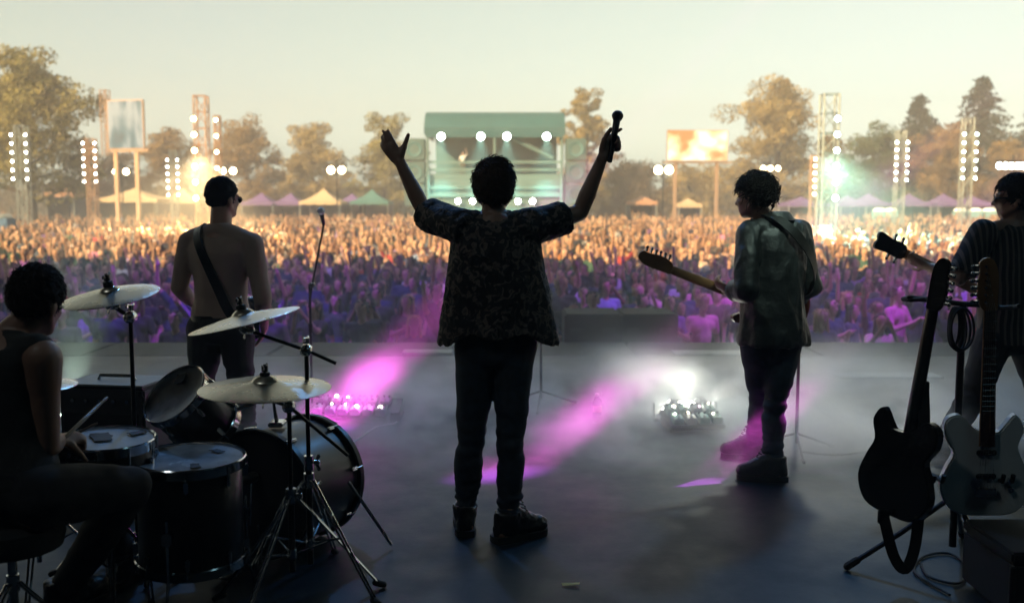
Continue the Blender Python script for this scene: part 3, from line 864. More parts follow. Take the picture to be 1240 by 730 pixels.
spots = []
row = 0; y = 13.15
while y < 26.5:
    hw = .545 * y + .2; x = -hw + rd.random() * .6
    while x < hw:
        xx = x + rd.uniform(-.2, .2); yy_ = y + rd.uniform(-.22, .22)
        if y > 13.5 or rd.random() < .75: spots.append((xx, yy_, row))
        x += .80 if y < 19 else .74
    y += .80; row += 1
front = []; rest = []
for x, y, r_ in spots:
    px, py = pix((x, y, .3))
    (rest if hidden(px, py) or len(front) >= 300 else front).append((x, y, r_))
def where(px):
    for lim, s in ((75, 'behind the drummer'), (205, 'left of tan guitarist'), (318, 'beside tan guitarist'), (440, 'right of tan guitarist'),
                   (548, "left of the singer"), (690, 'right of the singer'), (775, 'behind the dark loudspeaker'), (905, 'left of the leather jacket'), (1000, 'right of the leather jacket'),
                   (1100, 'near the tall silver mast'), (1400, 'left of the striped shirt')):
        if px < lim: return s
ROWW = ['front row', 'second row', 'third row', 'fourth row', 'fifth row', 'sixth row', 'seventh row', 'eighth row', 'ninth row', 'tenth row', 'eleventh row', 'twelfth row',
        'thirteenth row', 'fourteenth row', 'fifteenth row', 'sixteenth row', 'seventeenth row']
used = {}
for i, (x, y, r_) in enumerate(front):
    px, py = pix((x, y, .3))
    for attempt in range(60):
        pi = rd.choices(range(6), [6, 3, .9, .8, .8, 1])[0]
        fem = rd.random() < .45; si = rd.choices(range(12), [.22, 7, 5, .3, .4, .6, .35, .2, .15, 2, .1, 2])[0]; hi = rd.choices(range(4), [5, 3, 1.3, .7])[0]  # mostly dark shirts put the front rows' shade into the colour
        lab = '%s top, %s %s hair, %s, %s %s' % (SHIRTS[si][0], 'long' if fem else 'short', HAIRS[hi][0], POSES[pi][1], ROWW[r_], where(px))
        if lab not in used: break
    used[lab] = 1
    me, hm = VARS[(POSES[pi][0], int(fem))]
    o = bpy.data.objects.new('person', me); COL.objects.link(o)
    h_ = bpy.data.objects.new('hair', hm); COL.objects.link(h_); h_.parent = o
    sc = rd.uniform(.93, 1.06) * (.95 if fem else 1.0)
    o.location = (x, y, gz(y)); o.scale = (sc, sc, sc); o.rotation_euler = (0, 0, math.atan2(-x, y) * -.6 + rd.gauss(0, .3))
    for k, m_ in enumerate((rd.choice(SKINS), SHIRT_M[si], rd.choice(TROUS_M), SHOE_M)):
        o.material_slots[k].link = 'OBJECT'; o.material_slots[k].material = m_
    h_.material_slots[0].link = 'OBJECT'; h_.material_slots[0].material = HAIR_M[hi]
    tag(o, lab, 'person', 'spectators in the shaded front of the crowd')

# the rest of the crowd, thousands of people as one mass
def low_person(pose, fem, seed):
    caps, h = crowd_caps(pose, fem, seed); b = MB(); lab = []
    def put(l_, fn):
        k0 = len(b.v); fn(); lab.extend([l_] * (len(b.v) - k0))
    keep = [c for c in caps if c[2] > .02 and not (c[4] == 'shirt' and c[0][2] < 1.1) and c[4] != 'shoes']
    for a, c, ra, rb, l_ in keep:
        big = ra > .08 or (l_ == 'shirt' and abs(a[0] - c[0]) > .2)
        if big: put(l_, lambda: b.cap(a, c, ra, rb, 6, m=1 if l_ != 'skin' else 2))
        else: put(l_, lambda: b.tube([a, V(c) + (V(c) - V(a)).normalized() * .04], [ra, rb * .8], 4))
    put('hair', lambda: b.ell(h + V((0, .03, .05)), [V((.10, 0, 0)), V((0, .10, 0)), V((0, 0, .095))], 6, 4))
    return np.array(b.v), b.f, np.array([['skin', 'shirt', 'trousers', 'hair'].index(l_) for l_ in lab])
LOW = [low_person(p_, f_, 50 + i) for i, (p_, f_) in enumerate([('down', 0), ('down', 1), ('clap', 0), ('both', 0), ('both', 1), ('right', 0), ('left', 1), ('phone', 1), ('clap', 1)])]
pos = [(x, y) for x, y, _ in rest]
y = max(s[1] for s in spots) + .6
while y < 101:
    step = .85 + .012 * (y - 26)
    hw = .545 * y + .6; x = -hw + rd.random()
    while x < hw:
        pos.append((x + rd.uniform(-.3, .3), y + rd.uniform(-.3, .3))); x += step * rd.uniform(.8, 1.2)
    y += step * .92
vs_all, fs_all, col_all = [], [], []
off = 0
skin_c = np.array([(.56, .33, .18), (.42, .23, .12), (.25, .13, .07), (.62, .38, .23)])  # far skins brightened, sunlight put into the colour
shirt_c = np.array([s[1] for s in SHIRTS] + [(.75, .7, .6), (.7, .62, .5), (.65, .5, .35), (.02, .02, .03), (.03, .025, .03)]); hair_c = np.array([h[1] for h in HAIRS]); tr_c = np.array([(.03, .03, .05), (.07, .08, .12)])
rng = np.random.default_rng(3)
for (x, y) in pos:
    v, f, lb = LOW[rng.choice(len(LOW), p=[.25, .22, .16, .06, .05, .07, .06, .06, .07])]
    a = math.atan2(-x, y) * -.6 + rng.normal(0, .35); ca, sa = math.cos(a), math.sin(a); s_ = rng.uniform(.86, 1.10)
    w = np.empty_like(v); w[:, 0] = (v[:, 0] * ca - v[:, 1] * sa) * s_ + x; w[:, 1] = (v[:, 0] * sa + v[:, 1] * ca) * s_ + y; w[:, 2] = v[:, 2] * s_ + gz(y)
    pal = np.stack([skin_c[rng.integers(4)], shirt_c[rng.integers(len(shirt_c))] * (.85 if rng.random() < .35 else .16) if y > 27 or rng.random() < .15 else shirt_c[[1, 2, 9, 11, 1][rng.integers(5)]], tr_c[rng.integers(2)], hair_c[rng.choice(4, p=[.5, .3, .13, .07])]])  # nearer people get dark shirts as painted shade
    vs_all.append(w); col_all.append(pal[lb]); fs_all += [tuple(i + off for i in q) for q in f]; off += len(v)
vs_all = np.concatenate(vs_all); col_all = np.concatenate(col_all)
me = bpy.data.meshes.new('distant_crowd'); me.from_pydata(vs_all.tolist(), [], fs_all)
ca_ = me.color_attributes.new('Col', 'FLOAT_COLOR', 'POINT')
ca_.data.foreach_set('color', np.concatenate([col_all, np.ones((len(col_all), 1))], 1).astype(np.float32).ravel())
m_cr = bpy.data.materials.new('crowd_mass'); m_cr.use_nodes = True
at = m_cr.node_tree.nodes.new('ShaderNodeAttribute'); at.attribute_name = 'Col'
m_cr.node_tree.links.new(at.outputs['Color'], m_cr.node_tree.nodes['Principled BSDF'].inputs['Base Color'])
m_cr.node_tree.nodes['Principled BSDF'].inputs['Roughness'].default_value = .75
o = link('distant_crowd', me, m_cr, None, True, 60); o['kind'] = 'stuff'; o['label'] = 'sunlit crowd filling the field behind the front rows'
# ------------------------------------------------------------------ the band: figure helpers
def rotv(v, axis, ang): return Quaternion(V(axis), ang) @ V(v)
def torso(b, hl, hr, sl, sr, k=1.0, infl=0.0, t0=-.14, t1=1.12, n=24):
    hl, hr, sl, sr = map(V, (hl, hr, sl, sr))
    hc, sc = (hl + hr) / 2, (sl + sr) / 2
    prof = [(-.16, .085, .085), (-.10, .135, .105), (0, .165, .115), (.15, .160, .112), (.35, .140, .098), (.55, .147, .104), (.75, .168, .114), (.90, .182, .112), (1.0, .165, .092), (1.07, .105, .075), (1.12, .062, .062)]
    rg = []
    for t_, a, d in prof:
        if t_ < t0 or t_ > t1: continue
        tt = min(1, max(0, t_)); s_ = ((hr - hl).normalized().lerp((sr - sl).normalized(), tt)); up = (sc - hc).normalized()
        s_ = (s_ - up * s_.dot(up)).normalized(); f_ = up.cross(s_)
        c = hc.lerp(sc, t_) + f_ * (.012 * math.sin(t_ * 4))
        rg.append((c, s_ * (a * k + infl), f_ * (d * k + infl)))
    b.rings(rg, n)
    return rg
def head_prims(b, c, f, u, k=1.0):
    c, f, u = V(c), V(f).normalized(), V(u).normalized()
    u = (u - f * u.dot(f)).normalized(); s = f.cross(u)
    def q(x, y, z): return c + (s * x + f * y + u * z) * k
    def e(p, x, y, z): b.ell(q(*p), [s * x * k, f * y * k, u * z * k], 20, 14)
    e((0, -.012, .03), .077, .097, .092)
    e((0, .030, -.03), .062, .070, .085)
    e((0, .062, -.088), .030, .030, .026)
    for sx in (-1, 1):
        b.cap(q(sx * .056, 0, -.045), q(sx * .025, .062, -.085), .022 * k, .022 * k, 10)
        e((sx * .034, .068, -.020), .024, .024, .022)           # cheek
        e((sx * .077, -.012, -.012), .011, .021, .033)          # ear
        b.cap(q(sx * .012, .089, .028), q(sx * .048, .073, .026), .012 * k, .010 * k, 8)   # brow
        e((sx * .030, .080, .006), .013, .010, .008)            # eyelid
    b.cap(q(0, .093, .012), q(0, .113, -.026), .009 * k, .014 * k, 10)      # nose
    b.cap(q(-.012, .103, -.031), q(.012, .103, -.031), .010 * k, .010 * k, 8)
    b.cap(q(-.018, .090, -.058), q(.018, .090, -.058), .009 * k, .009 * k, 8)
    b.cap(q(-.015, .088, -.070), q(.015, .088, -.070), .009 * k, .009 * k, 8)
    return s, f, u
def neck_prims(b, base, hc, f, u):
    b.cap(base, V(hc) - V(u) * .055 - V(f) * .012, .060, .056, 16)
def arm_prims(b, sh, el, wr, k=1.0, infl=0, upto=None):
    sh, el, wr = V(sh), V(el), V(wr)
    b.cap(sh, sh.lerp(el, .3), .066 * k + infl, .057 * k + infl, 14)
    b.cap(sh.lerp(el, .2), el, .055 * k + infl, .041 * k + infl, 14)
    b.cap(el, el.lerp(wr, .35), .041 * k + infl, .043 * k + infl, 14)
    b.cap(el.lerp(wr, .3), wr, .043 * k + infl, .027 * k + infl, 14)
def hand_prims(b, w, d, n, thumb, curl=(.25, .3, .25), spread=.05, k=1.0, thumb_out=.9, curls=None, thumb_curl=.2):
    """w wrist, d finger direction, n palm normal (fingers curl towards it), thumb +-1 = thumb on d x n side"""
    w, d = V(w), V(d).normalized(); n = V(n); n = (n - d * n.dot(d)).normalized(); s = d.cross(n) * thumb
    b.cap(w - d * .02, w + d * .035, .026 * k, .033 * k, 14, .62, s)
    b.cap(w + d * .03, w + d * .072, .036 * k, .040 * k, 14, .42, s)
    out = []
    for i, (o_, L_) in enumerate(((.030, .070), (.010, .079), (-.010, .073), (-.029, .057))):
        p = w + d * ((.090 - abs(o_ - .008) * .25) * k) + s * (o_ * k)
        dd = (d + s * (o_ * spread * 30)).normalized(); ax = dd.cross(n)
        cc = curls[i] if curls else curl
        for j, (fr, r_) in enumerate(((.45, .0112), (.30, .0102), (.25, .0092))):
            dd = rotv(dd, ax, cc[j]); q = p + dd * (L_ * fr * k)
            b.cap(p, q, r_ * k, r_ * .93 * k, 9); p = q
        out.append(p)
    p = w + d * (.018 * k) + s * (.024 * k); dd = (d * (1 - thumb_out * .55) + s * thumb_out + n * .25).normalized()
    for L_, r_ in ((.045, .0170), (.032, .0138), (.024, .0118)):
        q = p + dd * (L_ * k); b.cap(p, q, r_ * k, r_ * .88 * k, 9); p = q; dd = (dd + d * thumb_curl * .8 + n * thumb_curl).normalized()
    return out
def leg_prims(b, hip, kn, an, k=1.0, infl=0):
    hip, kn, an = V(hip), V(kn), V(an)
    b.cap(hip, hip.lerp(kn, .35), .092 * k + infl, .082 * k + infl, 16)
    b.cap(hip.lerp(kn, .3), kn, .083 * k + infl, .056 * k + infl, 16)
    b.cap(kn, kn.lerp(an, .32), .056 * k + infl, .057 * k + infl, 16)
    b.cap(kn.lerp(an, .3), an, .057 * k + infl, .037 * k + infl, 16)
def foot_prims(b, an, toe_dir):
    an = V(an); d = V((toe_dir[0], toe_dir[1], 0)).normalized()
    b.cap(V((an.x, an.y, .05)) - d * .04, V((an.x, an.y, .035)) + d * .16, .042, .033, 12)
    b.cap(an, V((an.x, an.y, .05)), .04, .042, 12)
def boot(parent, an, toe_dir, off, k=1.0, high=.125):
    """lace-up boot: upper (part), sole and lace (sub-parts)"""
    an = V(an); d = V((toe_dir[0], toe_dir[1], 0)).normalized(); s = V((d.y, -d.x, 0)); up = V((0, 0, 1))
    g = V((an.x, an.y, 0))
    b = MB()
    b.rings([(g - d * .01 + up * (high + .02), d * .068, s * .060), (g - d * .012 + up * high * .7, d * .066, s * .056), (g - d * .008 + up * .11, d * .072, s * .052), (g + up * .06, d * .085, s * .050), (g + d * .0 + up * .03, d * .088, s * .048)], 20)
    b.cap(g - d * .035 + up * .068, g + d * .10 + up * .066, .050, .048, 16, .95)
    b.cap(g + d * .08 + up * .065, g + d * .165 + up * .055, .050, .045, 16, .9)
    b.cap(g + d * .02 + up * .12, g + d * .12 + up * .075, .048, .04, 14)
    me = remesh(b, 'boot', .009, 4, off)
    for v in me.vertices:
        if v.co.z + off[2] < .028: v.co.z = .028 - off[2]
    fold(me, .004, 30, 30, 45, 3)
    o = link('boot', me, M_boot, parent)
    sl = MB()
    oul = []
    for (x, w_) in ((-.092, .02), (-.085, .042), (-.05, .052), (.0, .048), (.05, .047), (.10, .054), (.15, .054), (.185, .042), (.205, .02)): oul.append((x, w_))
    ring = [(x, w_) for x, w_ in oul] + [(x, -w_) for x, w_ in reversed(oul)]
    vs = [g + d * x + s * y - off for x, y in ring] + [g + d * x * 1.0 + s * y + up * .032 - off for x, y in ring]
    k_ = len(ring)
    sl.add(vs, [tuple(range(k_ - 1, -1, -1)), tuple(range(k_, 2 * k_))] + [(i, (i + 1) % k_, k_ + (i + 1) % k_, k_ + i) for i in range(k_)])
    sl.build('sole', M_sole, o)
    lc = MB()
    for i in range(5):
        p = g + d * (.075 - .012 * i + .03) + up * (.118 + .022 * i) - off
        lc.tube([p - s * .03 - d * .012, p, p + s * .03 - d * .012], .004, 5)
    lc.build('lace', M_rubber, o)
    return o

def hair_build(parent, c, f, u, off, m_, style='short', seed=0, k=1.0, L=.045, count=900, low=-.06, sweep=(0, 0, 0), vol=1.0, curl=0, rough=.018):
    c, f, u = V(c), V(f).normalized(), V(u).normalized(); u = (u - f * u.dot(f)).normalized(); s = f.cross(u)
    q = random.Random(seed); b = MB()
    oc = c - f * .014 * k + u * .034 * k
    ax, ay, az = .083 * k * vol, .103 * k * vol, .098 * k * vol
    cap_ = MB().ell(oc, [s * ax, f * ay, u * az], 28, 18)
    if style != 'buzz':
        cap_.ell(oc - f * .035 - u * .045, [s * .074, f * .066, u * .062], 20, 12)
    vs = [V(v) for v in cap_.v]; keep = []
    out = []
    for v in vs:
        r_ = v - c; zz = r_.dot(u); yy = r_.dot(f)
        if yy > .045 and zz < .055: v = c + r_ * .86                      # keep the face clear
        elif zz < low: v = c + r_ * .90
        nn = (v - oc).normalized()
        out.append(v + nn * (rough * noise.noise(v * 22 + V((seed, 0, 0))) + .006 * noise.noise(v * 60)))
    b.add(out, cap_.f)
    sw = s * sweep[0] + f * sweep[1] + u * sweep[2]
    for i in range(count):
        d = V((q.gauss(0, 1), q.gauss(0, 1), q.gauss(0, 1))).normalized()
        x, y, z = d
        if y > .35 and z < .35: continue
        p = oc + s * x * ax * .97 + f * y * ay * .97 + u * z * az * .97
        if (p - c).dot(u) < low - .01 + (.03 if y > 0 else 0): continue
        nrm = (s * x / ax + f * y / ay + u * z / az).normalized()
        tan = (sw + V((q.gauss(0, .5), q.gauss(0, .5), q.gauss(0, .5))) - u * .55)
        tan = (tan - nrm * tan.dot(nrm)).normalized()
        LL = L * q.uniform(.5, 1.25); d0 = (nrm * (.7 if curl > .5 else .16 if rough > .01 else .1) + tan * .9).normalized()
        pts = [p]; dd = d0
        side = nrm.cross(tan)
        for j in range(4 if curl else 3):
            pts.append(pts[-1] + dd * LL / 3)
            dd = (dd + tan * .5 - u * .12 + (side * math.sin(j * 2.2 + i) - nrm * .6) * curl).normalized()
        r0 = .0042 * k * q.uniform(.7, 1.3) * (1.05 if curl > .5 else 1)
        b.tube(pts, [r0 * (1 - .28 * j * (3 / (len(pts) - 1)) * .95) for j in range(len(pts))], 4)
    return b.build('hair', m_, parent, True, off, 70)

def strap_path(parent, pts, nrm, w, th, m_, off, name='strap'):
    """flat band along pts; nrm = list of outward normals"""
    b = MB(); vs = []; pts = [V(p) for p in pts]
    for i, p in enumerate(pts):
        d = (pts[min(i + 1, len(pts) - 1)] - pts[max(i - 1, 0)]).normalized(); nn = V(nrm[i]); nn = (nn - d * nn.dot(d)).normalized(); s = d.cross(nn)
        for sx, sn in ((-1, 0), (1, 0), (1, 1), (-1, 1)): vs.append(p + s * sx * w / 2 + nn * sn * th)
    k = len(pts)
    fs = [(i * 4 + j, i * 4 + (j + 1) % 4, (i + 1) * 4 + (j + 1) % 4, (i + 1) * 4 + j) for i in range(k - 1) for j in range(4)] + [(3, 2, 1, 0), tuple((k - 1) * 4 + j for j in range(4))]
    b.add(vs, fs)
    return b.build(name, m_, parent, True, off, 50)

def catmull(pts, n=6):
    pts = [V(p) for p in pts]; out = []
    for i in range(len(pts) - 1):
        p0, p1, p2, p3 = pts[max(0, i - 1)], pts[i], pts[i + 1], pts[min(len(pts) - 1, i + 2)]
        for j in range(n):
            t_ = j / n
            out.append(.5 * (2 * p1 + (p2 - p0) * t_ + (2 * p0 - 5 * p1 + 4 * p2 - p3) * t_ ** 2 + (-p0 + 3 * p1 - 3 * p2 + p3) * t_ ** 3))
    out.append(pts[-1]); return out
UP = V((0, 0, 1))

def trousers(parent, off, legs, hl, hr, sl, sr, m_, infl=.014, seed=1, flare=.0, amp=.011):
    b = MB(); torso(b, hl, hr, sl, sr, 1.0, infl, -.2, .24)
    for hip, kn, an in legs:
        leg_prims(b, hip, kn, an, 1.0, infl)
        hip, kn, an = V(hip), V(kn), V(an)
        b.cap(kn.lerp(an, .6), an, .048 + infl * .6 + flare * .5, .050 + flare, 16)
    me = remesh(b, 'trousers', .011, 3, off)
    # creases: strong rings at the knee and bunching above the boots
    kz = sum(V(k_[1]).z for k_ in legs) / len(legs) - off[2]; az = sum(V(k_[2]).z for k_ in legs) / len(legs) - off[2]
    nr = [v.normal.copy() for v in me.vertices]
    for v, nn in zip(me.vertices, nr):
        c = v.co
        w_k = math.exp(-((c.z - kz) / .13) ** 2); w_a = math.exp(-((c.z - az - .05) / .12) ** 2)
        a = noise.noise((c.x * 7 + seed, c.y * 7, c.z * 22)); b2 = noise.noise((c.x * 5, c.y * 5 + seed, c.z * 9)); c2 = noise.noise((c.x * 9, c.y * 9 + seed, c.z * 40))
        v.co = c + nn * (amp * (.8 * b2 + 1.4 * w_k * a + 2.0 * w_a * c2))
    me.update()
    return link('trousers', me, m_, parent)

# ------------------------------------------------------------------ singer
def leopard():
    m = bpy.data.materials.new('mottled_print'); m.use_nodes = True; n = m.node_tree.nodes; l = m.node_tree.links; b = n['Principled BSDF']
    b.inputs['Roughness'].default_value = .8
    tc = n.new('ShaderNodeTexCoord'); a = n.new('ShaderNodeTexNoise'); a.inputs['Scale'].default_value = 24; a.inputs['Detail'].default_value = 3; a.inputs['Distortion'].default_value = 1.2
    l.new(tc.outputs['Object'], a.inputs['Vector'])
    cr = n.new('ShaderNodeValToRGB'); e = cr.color_ramp.elements; e[0].position = .50; e[0].color = (.012, .013, .015, 1); e[1].position = .60; e[1].color = (.17, .13, .105, 1)
    q = e.new(.72); q.color = (.05, .04, .035, 1)
    l.new(a.outputs['Fac'], cr.inputs[0]); l.new(cr.outputs[0], b.inputs['Base Color'])
    return m
M_leo = leopard()
d0 = 4.77
root = PF(602, 655); off = V((root.x, root.y, 0))
t = thing('person', 'singer in mottled shirt with both arms raised, centre stage, seen from behind', 'person', off, 'band members on stage')
hl, hr = P(577, 418, d0), P(624, 418, d0)
sl, sr = P(556, 276, d0), P(643, 276, d0)
head = P(598, 229, d0 + .03); hf, hu = V((.10, 1, .02)), V((.03, -.03, 1))
el, wl_ = P(513, 255, d0 + .22), P(484, 196, d0 + .24)
er, wr_ = P(702, 258, d0 + .13), P(730, 190, d0 + .13)
kl, al = P(571, 530, d0 - .02), P(563, 625, d0 + .02)
kr, ar = P(618, 530, d0 - .06), P(617, 632, d0 - .10)
al.z = ar.z = .09
b = MB(); torso(b, hl, hr, sl, sr)
neck_prims(b, (sl + sr) / 2 + UP * .0, head, hf.normalized(), hu); head_prims(b, head, hf, hu, 1.06)
for s_, e_, w_ in ((sl, el, wl_), (sr, er, wr_)): arm_prims(b, s_, e_, w_); b.cap((sl + sr) / 2 + UP * .04, s_ + UP * .01, .05, .055, 12)
# left hand: open, palm to the crowd, thumb up on the inner side
dl = (P(463, 166, d0 + .26) - wl_).normalized()
hand_prims(b, wl_, dl, V((.25, 1, .15)), -1, spread=.10, thumb_out=.75, curls=[(.10, .15, .1), (.12, .18, .12), (.2, .25, .2), (.3, .3, .2)], thumb_curl=-.05, k=1.08)
# right hand: closed round the microphone, forefinger stretched
mic_a, mic_b = P(738, 197, d0 + .12), P(749, 134, d0 + .17)
dr = (P(741, 160, d0 + .15) - wr_).normalized()
hand_prims(b, wr_, V((.50, .42, .72)), V((.62, -.78, .0)), -1, k=1.1, thumb_out=.55, spread=.008, curls=[(.55, .25, .15), (1.15, 1.35, .9), (1.2, 1.4, .9), (1.25, 1.4, .9)], thumb_curl=.35)
for h_, k_, a_ in ((hl, kl, al), (hr, kr, ar)): leg_prims(b, h_, k_, a_)
foot_prims(b, al, (-.15, 1)); foot_prims(b, ar, (.75, .55))
link('body', remesh(b, 'body', .0075, 3, off), M_skin2, t)
trousers(t, off, ((hl, kl, al), (hr, kr, ar)), hl, hr, sl, sr, M_denim, .013, 11)
boot(t, al, (-.10, 1), off); boot(t, ar, (.78, .45), off)
# open shirt: flared, hem dropping at the front corners
b = MB(); up = UP; c0 = (sl + sr) / 2
def hem(amp_): return lambda p: V((0, 0, -amp_ * max(0, abs(math.cos(p)) - .55) / .45 - amp_ * .25 * math.sin(p * 7)))
rg = [(c0 + V((0, 0, .055)), V((.075, 0, 0)), V((0, .07, 0))), (c0 + V((0, 0, .035)), V((.13, 0, 0)), V((0, .085, 0))), (c0 + V((0, 0, .0)), V((.205, 0, 0)), V((0, .118, 0))),
      (c0 + V((0, .0, -.10)), V((.222, 0, 0)), V((0, .145, 0))), (c0 + V((.005, .0, -.22)), V((.235, 0, 0)), V((0, .155, 0))),
      (c0 + V((.012, .0, -.36)), V((.262, 0, 0)), V((0, .165, 0)), hem(.01)), (c0 + V((.015, 0, -.47)), V((.288, 0, 0)), V((0, .17, 0)), hem(.03)), (c0 + V((.018, 0, -.515)), V((.296, 0, 0)), V((0, .172, 0)), hem(.055)),
      (c0 + V((.018, 0, -.505)), V((.272, 0, 0)), V((0, .150, 0)), hem(.05)), (c0 + V((.015, 0, -.40)), V((.23, 0, 0)), V((0, .12, 0)))]
b.rings(rg, 40)
for s_, e_, ln in ((sl, el, .80), (sr, er, .66)):
    d = (e_ - s_).normalized(); u, w = frame(d)
    p0 = s_ - d * .08; p1 = s_.lerp(e_, ln)
    b.rings([(p0, u * .075, w * .085), (s_ + d * .02, u * .080, w * .092), (s_.lerp(p1, .6), u * .078, w * .094), (p1, u * .082, w * .102), (p1 - d * .006, u * .062, w * .07), (p1 - d * .05, u * .055, w * .06)], 20)
b.cap(c0 + V((-.06, .02, .055)), c0 + V((.06, .02, .055)), .03, .03, 12)
for s_ in (sl, sr): b.cap(c0 + UP * .010, s_ + UP * .022, .062, .070, 14)
me = remesh(b, 'shirt', .0095, 2, off); fold(me, .010, 9, 9, 3.2, 4); fold(me, .005, 24, 24, 10, 9)
link('shirt', me, M_leo, t)
hair_build(t, head, hf, hu, off, M_hair_brown, 'short', 21, 1.07, .058, 2400, -.055, (.6, .1, .05), 1.04, 0, .013)

M_mic = mat('microphone_body', (.010, .010, .012), .35, .2)
M_grille = mat('microphone_grille', (.03, .03, .033), .45, .8, .5, 300, .6, 900)
def microphone(t, a, bb, r=.017, head_r=.026, m_head=None):
    a, bb = V(a), V(bb); d = (bb - a).normalized(); L = (bb - a).length; h = L - head_r
    o_ = t.location
    MB().lathe([(.008, 0), (r * .8, .004), (r * .85, L * .12), (r, L * .5), (r * 1.15, h - head_r * .9), (r * .95, h - head_r * .7)], 16, a, d, True).build('handle', M_mic, t, True, o_)
    MB().lathe([(head_r * .7, h - head_r * .85), (head_r * .98, h - head_r * .3), (head_r * 1.04, h - .002), (head_r * 1.04, h + .002), (head_r * .95, h + head_r * .4), (head_r * .6, h + head_r * .82), (.001, h + head_r * 1.0)], 18, a, d).build('grille', m_head or M_grille, t, True, o_)
mt = thing('microphone', "black handheld microphone gripped in the singer's raised right hand", 'microphone', mic_a)
microphone(mt, mic_a, mic_b, .016, .0275)

# ------------------------------------------------------------------ guitarist with the bare back (left)
d0 = 6.5
c = PF(268, 535); off = V((P(268, 400, d0).x, d0, 0))
t = thing('person', 'guitarist with glasses in a tan top and black strap behind the cymbals', 'person', off, 'band members on stage')
hl, hr = P(248, 398, d0), P(285, 398, d0 - .02); sl, sr = P(229, 293, d0 + .02), P(305, 295, d0 - .06)
head = P(270, 241, d0 + .02); hf, hu = V((.62, 1, -.10)), V((.02, .05, 1))
el, wl_ = P(217, 348, d0 + .03), P(238, 372, d0 + .27)
er, wr_ = P(318, 362, d0 - .08), P(320, 398, d0 + .12)
kl, kr = P(246, 460, d0 + .03), P(292, 460, d0); al, ar = V((P(240, 400, d0).x, d0 + .02, .09)), V((P(296, 400, d0).x, d0 - .04, .09))
b = MB(); rg = torso(b, hl, hr, sl, sr, 1.06)
neck_prims(b, (sl + sr) / 2, head, hf.normalized(), hu); b.cap((sl + sr) / 2, head - hu * .06 - hf.normalized() * .012, .075, .066, 16); head_prims(b, head, hf, hu, 1.07)
for s_, e_, w_ in ((sl, el, wl_), (sr, er, wr_)): arm_prims(b, s_, e_, w_, 1.02); b.cap((sl + sr) / 2 + UP * .05, s_ + UP * .0, .055, .058, 12)
hand_prims(b, wl_, (V((.35, .6, -.1))), V((.5, .2, .8)), 1, curls=[(.6, .8, .5)] * 4)
hand_prims(b, wr_, (V((-.25, .6, -.5))), V((-.8, .3, -.2)), -1, curls=[(.4, .6, .4)] * 4)
for h_, k_, a_ in ((hl, kl, al), (hr, kr, ar)): leg_prims(b, h_, k_, a_)
foot_prims(b, al, (-.2, 1)); foot_prims(b, ar, (.3, 1))
link('body', remesh(b, 'body', .0085, 4, off), M_skin, t)
trousers(t, off, ((hl, kl, al), (hr, kr, ar)), hl, hr, sl, sr, M_black_trouser, .03, 13, .02)
boot(t, al, (-.2, 1), off); boot(t, ar, (.3, 1), off)
hair_build(t, head, hf, hu, off, M_hair_dark, 'short', 5, 1.08, .034, 2200, -.05, (.1, .3, .2), 1.0, 0, .015)
M_lens = mat('dark_lens', (.01, .01, .012), .12, 0, .1, 5, spec=.8)
def glasses(t, head, hf, hu, off, k=1.0):
    f = V(hf).normalized(); u = (V(hu) - f * V(hu).dot(f)).normalized(); s = f.cross(u); c_ = V(head)
    g = MB()
    for sx in (-1, 1):
        cc = c_ + f * .106 * k + s * sx * .034 * k + u * .004
        g.tube([cc + (s * math.cos(a) * .028 + u * math.sin(a) * .021) * k for a in [i * .5236 for i in range(12)]], .0032, 5, True)
        g.tube([cc + s * sx * .028 * k, c_ + s * sx * .082 * k + f * .07 * k + u * .008, c_ + s * sx * .084 * k - f * .01 + u * .005], .0035, 5)
    g.tube([c_ + f * .112 * k - s * .008, c_ + f * .112 * k + s * .008], .003, 5)
    o = g.build('glasses', M_black, t, True, off)
    for sx in (-1, 1):
        cc = c_ + f * .106 * k + s * sx * .034 * k + u * .004
        MB().ell(cc, [s * .027 * k, u * .020 * k, f * .003], 14, 6).build('lens', M_lens, o, True, off)
glasses(t, head, hf, hu, off)
M_tan = mat('tan_knit_top', (.42, .29, .22), .9, 0, .12, 6, .35, 260)
b = MB(); torso(b, hl, hr, sl, sr, 1.10, .020, .12, 1.08, 30)
for s_, e_, w_ in ((sl, el, wl_), (sr, er, wr_)):
    b.cap((sl + sr) / 2 + UP * .080 - V((0, .012, 0)), s_ + UP * .005, .066, .070, 14); b.cap(s_, s_.lerp(e_, .5), .074, .068, 16); b.cap(s_.lerp(e_, .4), e_, .068, .058, 16)
    d = (w_ - e_).normalized(); u, w2 = frame(d); p1 = e_.lerp(w_, .62)
    b.rings([(e_ - d * .01, u * .056, w2 * .056), (p1, u * .046, w2 * .046), (p1 - d * .005, u * .036, w2 * .036), (p1 - d * .04, u * .03, w2 * .03)], 18)
me = remesh(b, 'top', .0095, 3, off); fold(me, .006, 7, 7, 3, 4); link('top', me, M_tan, t)
bt = MB(); cw = (hl + hr) / 2 + UP * .075
bt.rings([(cw - UP * .02, V((.188, 0, 0)), V((0, .135, 0))), (cw + UP * .02, V((.184, 0, 0)), V((0, .132, 0))), (cw + UP * .02, V((.172, 0, 0)), V((0, .12, 0))), (cw - UP * .02, V((.174, 0, 0)), V((0, .124, 0)))], 28, False)
bt.build('belt', M_boot, t, True, off)
LEFT = dict(sl=sl, sr=sr, hl=hl, hr=hr, wl=wl_, wr=wr_, d=d0)

